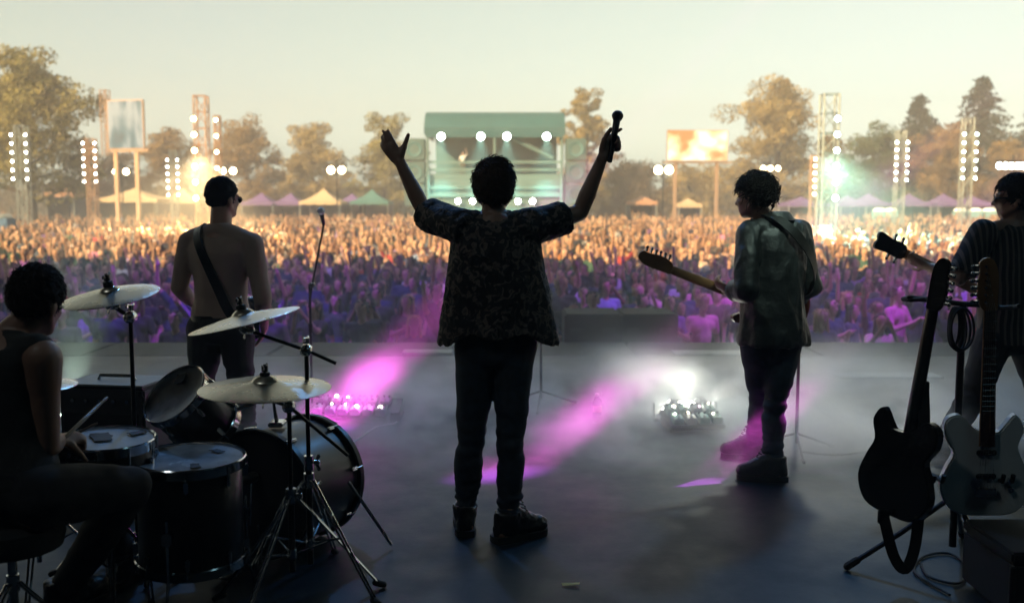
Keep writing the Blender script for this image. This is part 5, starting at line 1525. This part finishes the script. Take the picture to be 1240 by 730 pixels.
# kick pedal
kp = bd_c + bd_ax * .14; kp.z = 0
t = thing('kick_pedal', 'small chrome pedal on the floor before the bass drum', 'drum pedal', kp)
rotk = Matrix((bd_ax.cross(UP), bd_ax, UP)).transposed()
MB().box((0, 0, .02), (.10, .30, .012), rotk, .003).build('base_plate', M_black, t)
MB().box(bd_ax * .05 + V((0, 0, .06)), (.08, .26, .010), rotk @ Matrix.Rotation(R(-14), 3, 'X'), .003).build('footboard', M_chrome, t)
for sx in (-1, 1): MB().tube([rotk @ V((sx * .05, -.08, .02)), rotk @ V((sx * .05, -.08, .20))], .008, 7).build('upright', M_chrome, t)
MB().tube([rotk @ V((0, -.08, .19)), rotk @ V((0, -.10, .40))], .005, 6).build('beater_rod', M_chrome, t)
MB().cap(rotk @ V((0, -.075, .40)), rotk @ V((0, -.115, .40)), .025, .025, 10).build('beater', M_rubber, t)

def tripod(t, c, hub, spread, o_, a0=0.3, r=.008):
    """three double-strut legs with rubber feet"""
    c = V((c[0], c[1], 0))
    MB().tube([c + UP * (hub - .03), c + UP * (hub + .03)], .022, 10).build('leg_collar', M_chrome, t, True, o_)
    MB().tube([c + UP * (hub * .42 - .02), c + UP * (hub * .42 + .02)], .019, 10).build('strut_collar', M_chrome, t, True, o_)
    for i in range(3):
        a = a0 + i * 2 * math.pi / 3; d = V((math.cos(a), math.sin(a), 0)); s = V((-d.y, d.x, 0)) * .011
        f_ = c + d * spread + UP * .014
        b = MB()
        for sg in (-1, 1): b.tube([c + UP * hub + d * .02 + s * sg, f_ + s * sg * .6], r * .62, 6)
        lg = b.build('leg', M_chrome, t, True, o_)
        m_ = f_.lerp(c + UP * hub, .52)
        MB().tube([c + UP * hub * .42 + d * .02, m_], r * .6, 6).build('strut', M_chrome, lg, True, o_)
        MB().cap(f_ - d * .02 + UP * .012, f_ + d * .012, .015, .014, 8).build('rubber_foot', M_rubber, lg, True, o_)
def wing(p, ax, m_, t, o_, k=1.0):
    ax = V(ax).normalized(); u, w = frame(ax); b = MB()
    b.lathe([(.011 * k, -.012), (.011 * k, .012)], 10, p, ax, True)
    for sg in (-1, 1): b.cap(V(p) + u * sg * .012, V(p) + u * sg * .028 * k + ax * .008, .006 * k, .008 * k, 7, .5)
    b.build('wing_nut', m_, t, True, o_)
def cymbal(label, c, nrm, r, seed=0, group='cymbals on stands'):
    t = thing('cymbal', label, 'cymbal', c, group)
    n_ = V(nrm).normalized()
    prof = [(.006, .030 * r / .2), (.10 * r, .029 * r / .2), (.17 * r, .021 * r / .2), (.205 * r, .012 * r / .2), (.24 * r, .0095 * r / .2), (.5 * r, .004), (.8 * r, -.006), (.97 * r, -.0125), (r, -.0145), (r, -.0160), (.97 * r, -.0140), (.5 * r, .0025), (.24 * r, .008), (.17 * r, .018 * r / .2), (.006, .026 * r / .2)]
    MB().lathe(prof, 72, (0, 0, 0), n_).build('plate', M_cym, t, True, None, 25)
    MB().lathe([(.020, .028 * r / .2), (.021, .034 * r / .2), (.020, .050), (.012, .052)], 14, (0, 0, 0), n_, True).build('felt_washer', M_rubber, t)
    MB().lathe([(.006, .03), (.006, .085)], 8, (0, 0, 0), n_, True).build('top_rod', M_black, t)
    wing(n_ * .068, n_, M_black, t, None, 1.2)
    return t
def cym_mat():
    m = mat('bronze_cymbal', (.50, .45, .36), .28, 1.0, .12, 6)
    n = m.node_tree.nodes; l = m.node_tree.links; b = n['Principled BSDF']
    tc = n.new('ShaderNodeTexCoord'); w = n.new('ShaderNodeTexWave'); w.wave_type = 'RINGS'; w.rings_direction = 'SPHERICAL'; w.inputs['Scale'].default_value = 90; w.inputs['Distortion'].default_value = 1.0
    l.new(tc.outputs['Object'], w.inputs['Vector'])
    bp = n.new('ShaderNodeBump'); bp.inputs['Strength'].default_value = .10; bp.inputs['Distance'].default_value = .002; l.new(w.outputs['Fac'], bp.inputs['Height']); l.new(bp.outputs[0], b.inputs['Normal'])
    b.inputs['Anisotropic'].default_value = .5
    return m
M_cym = cym_mat()
def cym_stand(label, c, nrm, post, boom_end, label_stand, hub=.42, spread=.40, a0=.3, rad=.0115):
    """post: (x, y, z of the boom joint); boom runs from the tilter under the cymbal through the joint to boom_end"""
    c = V(c); n_ = V(nrm).normalized(); j = V(post); o_ = V((j.x, j.y, 0))
    t = thing('cymbal_stand', label_stand, 'cymbal stand', o_, 'cymbal stands')
    tl = c - n_ * .055
    MB().tube([tl, c + n_ * .03], .008, 8).build('tilter_rod', M_black, t, True, o_)
    MB().cap(tl + V((-.015, 0, 0)), tl + V((.015, 0, -.0)), .017, .017, 10).build('tilter', M_chrome, t, True, o_)
    wing(tl + V((0, -.03, 0)), (0, -1, .2), M_chrome, t, o_)
    if boom_end is not None: MB().tube([tl, j, V(boom_end)], .0075, 8).build('boom', M_black, t, True, o_)
    else: MB().tube([tl, j], .0085, 8).build('boom', M_black, t, True, o_)
    MB().cap(j + V((0, -.012, 0)), j + V((0, .012, 0)), .026, .026, 12).build('boom_joint', M_chrome, t, True, o_)
    wing(j + V((0, 0, .040)), (0, 0, 1), M_chrome, t, o_, 1.3)
    MB().tube([j - UP * .02, V((j.x, j.y, .50 * j.z))], rad * .8, 10).build('upper_tube', M_black, t, True, o_)
    MB().tube([V((j.x, j.y, .52 * j.z)), V((j.x, j.y, .10))], rad * 1.2, 10).build('lower_tube', M_black, t, True, o_)
    MB().tube([V((j.x, j.y, .50 * j.z)), V((j.x, j.y, .56 * j.z))], rad * 1.7, 12).build('height_collar', M_chrome, t, True, o_)
    wing(V((j.x + .035, j.y, .53 * j.z)), (1, 0, 0), M_chrome, t, o_)
    tripod(t, j, hub, spread, o_, a0)
cA = P(133, 355, 4.15); cB = P(295, 384, 4.05); cC = P(321, 466, 3.95)
cymbal('crash cymbal beside the head of the drummer, tilted towards the camera', cA, (-.10, -.17, 1), .200)
cymbal('thin tilted crash cymbal in front of the guitarist in tan', cB, (-.225, -.03, 1), .228)
cymbal('large flat ride cymbal above the bass drum', cC, (.01, -.035, 1), .262)
jA = P(158, 384, 4.17); cym_stand('', cA, (-.10, -.17, 1), jA, None, 'stand of the crash cymbal beside the drummer', .45, .38, 1.0)
jB = P(371, 424, 4.08); cym_stand('', cB, (-.225, -.03, 1), jB, P(407, 440, 4.09), 'tallest cymbal stand, with its boom below the tilted crash cymbal', .46, .38, -.62)
jC = P(350, 492, 3.99); cym_stand('', cC, (.01, -.035, 1), jC, P(421, 551, 4.06), 'cymbal stand under the flat ride cymbal with long boom rod', .42, .36, .2)
# hi-hat, mostly behind the drummer
hh = P(38, 463, 4.1); o_ = V((hh.x, hh.y, 0))
cymbal('hi-hat cymbal, its edge just past the shoulder of the drummer', hh, (0, -.03, 1), .18)
t = thing('hi_hat_stand', 'hi-hat stand behind the drummer', 'cymbal stand', o_, 'cymbal stands')
MB().tube([o_ + UP * .1, hh - UP * .02], .011, 10).build('tube', M_chrome, t, True, o_); tripod(t, o_, .36, .3, o_, .8)
# snare stand
o_ = V((sn.x, sn.y, 0)); t = thing('snare_stand', 'chrome tripod stand under the snare drum', 'drum stand', o_)
MB().tube([o_ + UP * .08, o_ + UP * (sn.z - .22)], .012, 10).build('tube', M_chrome, t, True, o_)
for i in range(3):
    a = .5 + i * 2.094; d = V((math.cos(a), math.sin(a), 0)); c = V((sn.x, sn.y, sn.z - .19))
    MB().tube([c - UP * .04, c + d * .17, c + d * .19 + UP * .05], .006, 6).build('basket_arm', M_chrome, t, True, o_)
tripod(t, o_, .36, .28, o_, .9)
# drum throne
o_ = V((-1.76, 3.40, 0)); t = thing('drum_throne', 'round black stool under the drummer', 'stool', o_)
MB().lathe([(.001, .50), (.15, .505), (.175, .49), (.18, .45), (.17, .41), (.12, .40), (.001, .40)], 28, o_).build('seat', M_blackcloth, t, True, o_)
MB().tube([o_ + UP * .06, o_ + UP * .41], .016, 10).build('post', M_chrome, t, True, o_); tripod(t, o_, .28, .27, o_, .2)
# drum sticks
for a_, e_, lb in ((DR['wr'] + V((.03, .02, .02)), P(130, 481, 4.02), "drum stick in the drummer's right hand above the snare"), (DR['wl'], P(118, 512, 4.0), "drum stick in the drummer's left hand")):
    a_ = V(a_); d = (e_ - a_).normalized(); a_ = e_ - d * .40
    tag(MB().tube([a_, a_ + d * .02, a_ + d * .28, a_ + d * .36, a_ + d * .385, a_ + d * .40], [.006, .0075, .0075, .005, .0065, .004], 8).build('drum_stick', mat('dark_stick', (.10, .06, .035), .5), None, True), lb, 'drum stick', 'drum sticks')
# ------------------------------------------------------------------ microphone stands
def mic_stand(label, px, foot_y, top_z, mic_dir=None, boom=None, mic_m=None):
    p = PF(px, foot_y); o_ = V((p.x, p.y, 0))
    t = thing('microphone_stand', label, 'microphone stand', o_, 'microphone stands')
    if boom: k_ = boom[1]
    else: k_ = o_ + UP * top_z
    MB().tube([o_ + UP * .06, V((o_.x, o_.y, k_.z))], .0105, 9).build('pole', M_black, t, True, o_)
    MB().tube([V((o_.x, o_.y, k_.z * .62)), V((o_.x, o_.y, k_.z * .62 + .07))], .017, 10).build('grip', M_black, t, True, o_)
    if boom: MB().tube([boom[0], boom[1], boom[2]], .008, 8).build('boom', M_black, t, True, o_); MB().cap(k_ - V((0, .015, 0)), k_ + V((0, .015, 0)), .022, .022, 10).build('joint', M_black, t, True, o_)
    for i in range(3):
        a = .4 + i * 2.094; d = V((math.cos(a), math.sin(a), 0))
        lg = MB().tube([o_ + UP * .12 + d * .015, o_ + d * .30 + UP * .012], .008, 7).build('leg', M_black, t, True, o_)
        MB().cap(o_ + d * .28 + UP * .016, o_ + d * .31 + UP * .012, .013, .012, 8).build('rubber_foot', M_rubber, lg, True, o_)
    return t, k_
M_foam = mat('pale_windscreen', (.55, .58, .56), .9, 0, .1, 80)
b1 = P(378, 345, 7.6); tp = P(392, 272, 7.55); b0 = P(374, 372, 7.62)
t1, _ = mic_stand('microphone stand between the guitarist in tan and the singer', 378, 497, 1.5, None, (b0, b1, tp))
m1 = thing('microphone', 'microphone with pale tip on the stand left of the singer', 'microphone', tp)
microphone(m1, tp - V((.0, 0, .0)), P(388, 252, 7.45), .016, .028, M_foam)
t2, k2 = mic_stand("microphone stand behind the singer's right hip", 655, 492, 1.05)
m2 = thing('microphone', "microphone on the stand hidden behind the singer's shirt", 'microphone', k2); microphone(m2, k2, k2 + V((-.02, -.05, .16)))
t3, k3 = mic_stand('thin microphone stand just right of the leather-jacketed guitarist', 964, 547, 1.28)
m3 = thing('microphone', 'microphone on the stand behind the leather jacket', 'microphone', k3); microphone(m3, k3, k3 + V((-.05, -.02, .15)))

# ------------------------------------------------------------------ pedalboard (left) and floor lamps (right)
PC = [mat('pedal_%d' % i, c, .4, .2, .1, 10) for i, c in enumerate([(.12, .12, .14), (.30, .32, .33), (.20, .10, .22), (.08, .16, .14), (.35, .34, .30)])]
E_led = mat('pedal_led_warm', (.9, .8, .6), .4, emit=(1, .86, .62), estr=10)
E_ledg = mat('pedal_led_green', (.6, .9, .6), .4, emit=(.75, 1, .7), estr=7)
E_ledp = mat('pedal_led_pink', (.9, .4, .7), .4, emit=(1, .5, .7), estr=6)
def pedalboard(label, px, py, w, dp, rot, seed, glow):
    p = PF(px, py); o_ = V((p.x, p.y, 0)); q = random.Random(seed)
    t = thing('pedalboard', label, 'pedalboard', o_, 'pedalboards on the deck', rot)
    tilt = Matrix.Rotation(R(12), 3, 'X')
    MB().box((0, 0, .07), (w, dp, .035), tilt, .006).build('board', M_black, t)
    for sx in (-1, 1): MB().box((sx * (w / 2 - .02), .04, .035), (.02, dp * .8, .07), bevel=.004).build('foot_rail', M_black, t)
    n = int(w / .095)
    for r_ in range(2):
        for i in range(n):
            c = tilt @ V(((i - (n - 1) / 2) * .095, (-.085 if r_ == 0 else .075), .045)) + V((0, 0, .07))
            pd = MB().box((0, 0, 0), (.072, .115, .05), tilt, .006).build('pedal', q.choice(PC), t); pd.location = c
            for kx in (-.02, .02): MB().lathe([(.009, 0), (.008, .014), (.001, .014)], 10, tilt @ V((kx, .03, .025)), tilt @ V((0, 0, 1))).build('knob', M_rubber, pd)
            MB().lathe([(.011, 0), (.010, .012), (.001, .013)], 10, tilt @ V((0, -.035, .025)), tilt @ V((0, 0, 1))).build('foot_switch', M_chrome, pd)
            kk = q.uniform(.45, 1.35)
            if q.random() < glow: MB().lathe([(.013 * kk, .0), (.011 * kk, .008), (.001, .011)], 8, tilt @ V((q.uniform(-.022, .022), q.uniform(-.02, .045), .026)), tilt @ V((0, -.5, 1))).build('indicator_lamp', q.choice([E_led, E_led, E_ledg, E_ledp]), pd)
    return t
pedalboard('pedalboard with small lit indicators left of the singer', 428, 508, .60, .34, R(-6), 4, .5)
tr_ = PF(470, 507); t = thing('expression_pedal', 'dark rocker pedal at the right end of the left pedalboard', 'pedal', (tr_.x + .05, tr_.y, 0))
MB().box((0, 0, .03), (.11, .26, .05), bevel=.01).build('base', M_black, t); MB().box((0, 0, .095), (.10, .25, .02), Matrix.Rotation(R(16), 3, 'X'), .005).build('treadle', M_rubber, t)
# cables on the deck
def cable(label, pts, r=.006, m_=M_rubber):
    pp = catmull([V((x, y, r + .002)) for x, y in pts], 8)
    tag(MB().tube(pp, r, 6).build('cable', m_), label, 'cable', 'cables on the deck')
M_gcable = mat('grey_cable', (.30, .30, .31), .5)
f2 = lambda px, py: (PF(px, py).x, PF(px, py).y)
cable('grey cable looping from the left pedalboard towards the drums', [f2(478, 500), f2(480, 512), f2(455, 518), f2(430, 535), f2(395, 548), f2(360, 552)], .006, M_gcable)
cable('dark cable behind the leather-jacketed guitarist', [f2(970, 548), f2(1010, 552), f2(1060, 548), f2(1120, 556), f2(1180, 566)], .007)
cable('black cable looping under the guitar stand', [f2(1115, 684), f2(1125, 700), f2(1160, 708), f2(1172, 690), f2(1150, 672), f2(1118, 676), f2(1108, 695), f2(1150, 722)], .006)

E_flood = mat('floor_lamp_glow', (.9, .9, .85), .3, emit=(1.0, .97, .85), estr=14)
def floor_lamp(label, px, py, r, face, em=E_flood, spotp=None):
    p = PF(px, py); o_ = V((p.x, p.y, 0))
    t = thing('floor_lamp', label, 'stage lamp', o_, 'lamps standing on the deck')
    MB().box((0, 0, .012), (r * 2.6, r * 2.2, .024), bevel=.004).build('base_plate', M_black, t)
    for sx in (-1, 1): MB().box((sx * r * 1.2, 0, r * .9), (.012, .05, r * 1.7), bevel=.003).build('yoke', M_black, t)
    lamp_on(t, (0, 0, r * 1.35), r, em, face)
    if spotp: spot('floor_lamp_light', (o_.x + V(face).normalized().x * .08, o_.y + V(face).normalized().y * .08, r * 1.35 + V(face).normalized().z * .12), V((o_.x, o_.y, r * 1.35)) + V(face) * 3, spotp[0], spotp[1], spotp[2], .6, r * .8)
CRM = (1.0, .97, .80)
floor_lamp('leftmost bright lamp in the smoke right of the singer', 806, 508, .075, V((-.8, .15, .62)), E_flood, (9, CRM, 50))
floor_lamp('middle bright lamp in the smoke right of the singer', 830, 509, .085, V((-.05, -.2, .8)), E_flood, (6, CRM, 150))
floor_lamp('rightmost bright lamp in the smoke left of the jacket', 852, 507, .075, V((.8, .35, .42)), E_flood, (9, CRM, 50))
pedalboard('brightly lit pedalboard in the smoke left of the leather-jacketed guitarist', 838, 519, .40, .30, R(8), 9, .9)
E_green = mat('green_lamp_glow', (.8, .95, .85), .3, emit=(.75, 1, .82), estr=12)
floor_lamp('pale green lamp behind the drummer', 88, 522, .085, V((.12, -.1, 1)), E_green, (200, (.72, 1.0, .80), 50))

# ------------------------------------------------------------------ bottle, amplifier, case, loudspeaker, paper scrap
M_pet = mat('clear_bottle', (.75, .82, .82), .12, 0, .05, 5, trans=.85)
p = PF(723, 512); t = thing('water_bottle', 'clear plastic bottle standing in the smoke right of the singer', 'bottle', (p.x, p.y, 0))
MB().lathe([(.001, .001), (.030, .002), (.033, .01), (.033, .06), (.030, .075), (.033, .09), (.033, .15), (.026, .175), (.014, .195), (.013, .21)], 20).build('bottle_body', M_pet, t)
MB().lathe([(.015, .203), (.0155, .222), (.001, .223)], 14).build('cap', mat('bottle_cap', (.7, .7, .72), .4), t)
MB().lathe([(.0338, .085), (.0338, .135)], 20).build('bottle_label', mat('bottle_label', (.6, .58, .4), .6), t)
M_tolex = mat('black_tolex', (.022, .022, .024), .6, 0, .3, 40, .4, 300)
M_topw = mat('pale_grey_lid', (.20, .21, .21), .5, 0, .25, 6)  # lid is paler than the cabinet
p = P(150, 500, 5.45); zt = P(140, 464, 5.45).z
t = thing('amplifier', 'dark amplifier cabinet with pale top behind the snare drum', 'amplifier', (p.x - .05, 5.5, 0), None, R(-9))
MB().box((0, 0, zt / 2), (.50, .34, zt), bevel=.015).build('cabinet', M_tolex, t)
MB().box((0, 0, zt + .006), (.49, .33, .012), bevel=.004).build('lid', M_topw, t)
MB().box((0, -.172, zt * .42), (.44, .008, zt * .7), bevel=.003).build('grille_cloth', M_blackcloth, t)
MB().tube([(-.11, 0, zt + .012), (-.10, 0, zt + .035), (.10, 0, zt + .035), (.11, 0, zt + .012)], .010, 8).build('handle', M_chrome, t)
for i in range(5): MB().lathe([(.012, 0), (.010, .014), (.001, .014)], 10, (-.16 + .08 * i, -.172, zt * .88), (0, -1, 0)).build('knob', M_chrome, t)
for sx in (-1, 1):
    for z0 in (.03, zt - .03): MB().box((sx * .235, -.155, z0), (.045, .045, .05), bevel=.012).build('corner_cap', M_black, t)
p = PF(1196, 726); t = thing('dark_corner_case', 'added black case filling the dark lower right corner', 'case', (P(1256, 690, 3.9).x, 3.9, 0))  # case added where the corner is only dark
MB().box((0, 0, .13), (.42, .42, .22), bevel=.012).build('case_body', M_blackcloth, t)
MB().box((0, 0, .262), (.425, .425, .045), bevel=.01).build('lid', M_blackcloth, t)
for sx in (-1, 1): MB().box((sx * .205, -.205, .13), (.022, .022, .20), bevel=.004).build('edge_rail', M_black, t)
for sx in (-1, 1): MB().box((sx * .12, -.218, .235), (.04, .012, .06), bevel=.004).build('latch', M_black, t)
for sx, sy in ((-1, -1), (1, -1), (1, 1), (-1, 1)): MB().lathe([(.018, -.01), (.022, 0), (.018, .01)], 12, (sx * .16, sy * .16, .011), (1, 0, 0), True).build('castor', M_rubber, t)
# big loudspeaker at the stage lip
x0, x1 = P(682, 400, 12.3).x, P(818, 400, 12.3).x; zt = P(750, 379, 12.2).z; w = x1 - x0
t = thing('loudspeaker', 'wide black loudspeaker cabinet in the pit between singer and leather jacket', 'loudspeaker', ((x0 + x1) / 2, 12.45, gz(12)))
hh_ = zt - gz(12)
for i in range(2):
    MB().box(((i - .5) * w / 2, 0, hh_ / 2), (w / 2 - .012, .8, hh_), bevel=.02).build('cabinet', M_blackcloth, t)
    MB().box(((i - .5) * w / 2, .405, hh_ / 2), (w / 2 - .12, .02, hh_ - .12)).build('grille', M_black, t)
    for s_ in (-1, 1): MB().box(((i - .5) * w / 2 + s_ * .2, -.404, hh_ - .2), (.16, .02, .06), bevel=.008).build('handle', M_black, t)
p = PF(691, 709)
sc_ = MB(); sc_.add([(-.035, -.010, .004), (.036, -.012, .012), (.040, .012, .010), (.0, .016, .006), (-.038, .012, .008)], [(0, 1, 2, 3, 4)])
o = sc_.build('paper_scrap', mat('tan_paper', (.9, .68, .30), .8), None, False); o.location = (p.x, p.y, .001)
so = o.modifiers.new('thickness', 'SOLIDIFY'); so.thickness = .001
tag(o, 'small tan paper scrap on the deck near the bottom edge', 'paper')
# person on the far stage
me, hm = VARS[('right', 0)]
o = bpy.data.objects.new('person', me); COL.objects.link(o); h_ = bpy.data.objects.new('hair', hm); COL.objects.link(h_); h_.parent = o
o.location = (X(562), D - 1.9, Z(212) + g0); o.scale = (1.15,) * 3
for k_, m_ in enumerate((SKINS[3], SHIRT_M[0], TROUS_M[3], SHOE_M)): o.material_slots[k_].link = 'OBJECT'; o.material_slots[k_].material = m_
tag(o, 'tiny performer in white standing on the far teal stage', 'person')
# ------------------------------------------------------------------ air: stage smoke and field haze
def haze_box(name, lo, hi):
    c = [(a + b) / 2 for a, b in zip(lo, hi)]; s_ = [b - a for a, b in zip(lo, hi)]
    o = MB().box((0, 0, 0), s_).build(name, None, None, False); o.location = c
    o['kind'] = 'stuff'; return o
hz = haze_box('haze', (-140, -12, -3), (140, 185, 20))
m = bpy.data.materials.new('field_haze'); m.use_nodes = True; n = m.node_tree.nodes; n.remove(n['Principled BSDF'])
pv = n.new('ShaderNodeVolumePrincipled'); pv.inputs['Color'].default_value = (.97, .97, .95, 1); pv.inputs['Density'].default_value = 0.0021; pv.inputs['Anisotropy'].default_value = 0.0
m.node_tree.links.new(pv.outputs[0], n['Material Output'].inputs['Volume']); hz.data.materials.append(m)
hz['label'] = 'thin pale haze over the field'

sm = haze_box('stage_smoke', (-7.5, 5.2, 0.01), (7.5, 12.6, 3.0))
m = bpy.data.materials.new('stage_smoke'); m.use_nodes = True; n = m.node_tree.nodes; l = m.node_tree.links; n.remove(n['Principled BSDF'])
pv = n.new('ShaderNodeVolumePrincipled'); pv.inputs['Color'].default_value = (.95, .96, .96, 1)
tc = n.new('ShaderNodeTexCoord'); sx = n.new('ShaderNodeSeparateXYZ'); geo = n.new('ShaderNodeNewGeometry'); l.new(geo.outputs['Position'], sx.inputs[0])
nz = n.new('ShaderNodeTexNoise'); nz.inputs['Scale'].default_value = 1.5; nz.inputs['Detail'].default_value = 6; nz.inputs['Roughness'].default_value = .55
mp = n.new('ShaderNodeMapping'); mp.inputs['Scale'].default_value = (1, .8, 1.5); l.new(geo.outputs['Position'], mp.inputs['Vector']); l.new(mp.outputs[0], nz.inputs['Vector'])
def mth(op, a, b=None, clamp=False):
    k = n.new('ShaderNodeMath'); k.operation = op; k.use_clamp = clamp
    for i, q in enumerate((a, b)):
        if q is None: continue
        if isinstance(q, (int, float)): k.inputs[i].default_value = q
        else: l.new(q, k.inputs[i])
    return k.outputs[0]
def mrange(v, a, b, c, d):
    k = n.new('ShaderNodeMapRange'); l.new(v, k.inputs[0]); k.interpolation_type = 'SMOOTHSTEP'
    for i, q in enumerate((a, b, c, d)): k.inputs[i + 1].default_value = q
    return k.outputs[0]
X_, Y_, Z_ = sx.outputs
# puffs thin out upward, toward the camera and toward the sides
hgt = mrange(Z_, 0.0, 0.62, 1, 0)
back = mrange(Y_, 5.4, 6.5, 0, 1)
frnt = mrange(Y_, 7.7, 9.3, 1, 0)
side = mth('MAXIMUM', mrange(mth('ABSOLUTE', mth('SUBTRACT', X_, 2.1)), 0.7, 2.3, 1, 0), mrange(mth('ABSOLUTE', X_), 2.6, 5.0, .34, 0))
puff = mrange(nz.outputs['Fac'], .40, .62, 0, 1)
vd = n.new('ShaderNodeVectorMath'); vd.operation = 'DISTANCE'; l.new(geo.outputs['Position'], vd.inputs[0]); vd.inputs[1].default_value = (1.7, 6.9, .1)
vd2 = n.new('ShaderNodeVectorMath'); vd2.operation = 'DISTANCE'; l.new(geo.outputs['Position'], vd2.inputs[0]); vd2.inputs[1].default_value = (0.9, 6.5, 0.0)
vd3 = n.new('ShaderNodeVectorMath'); vd3.operation = 'DISTANCE'; l.new(geo.outputs['Position'], vd3.inputs[0]); vd3.inputs[1].default_value = (2.6, 6.9, .1)
blob = mth('MAXIMUM', mth('MAXIMUM', mrange(vd.outputs['Value'], .25, 1.35, .8, 0), mrange(vd2.outputs['Value'], .1, .8, .4, 0)), mrange(vd3.outputs['Value'], .2, 1.0, .6, 0))
puff = mth('MAXIMUM', puff, mth('MULTIPLY', blob, mrange(nz.outputs['Fac'], .38, .60, .08, 1.25)))
dens = mth('MULTIPLY', mth('MULTIPLY', mth('MULTIPLY', hgt, puff), mth('MULTIPLY', back, frnt)), mth('MULTIPLY', side, 3.0))
base = mth('MULTIPLY', mrange(Y_, 5.4, 7.2, 0, 1), mrange(Z_, 1.4, 2.3, .022, 0))
l.new(mth('ADD', dens, base), pv.inputs['Density'])
l.new(pv.outputs[0], n['Material Output'].inputs['Volume']); sm.data.materials.append(m)
sm['label'] = 'pale stage smoke drifting low over the deck'
m.cycles.volume_step_rate = 0.25 if hasattr(m.cycles, 'volume_step_rate') else 1
S.cycles.volume_step_rate = 1.0
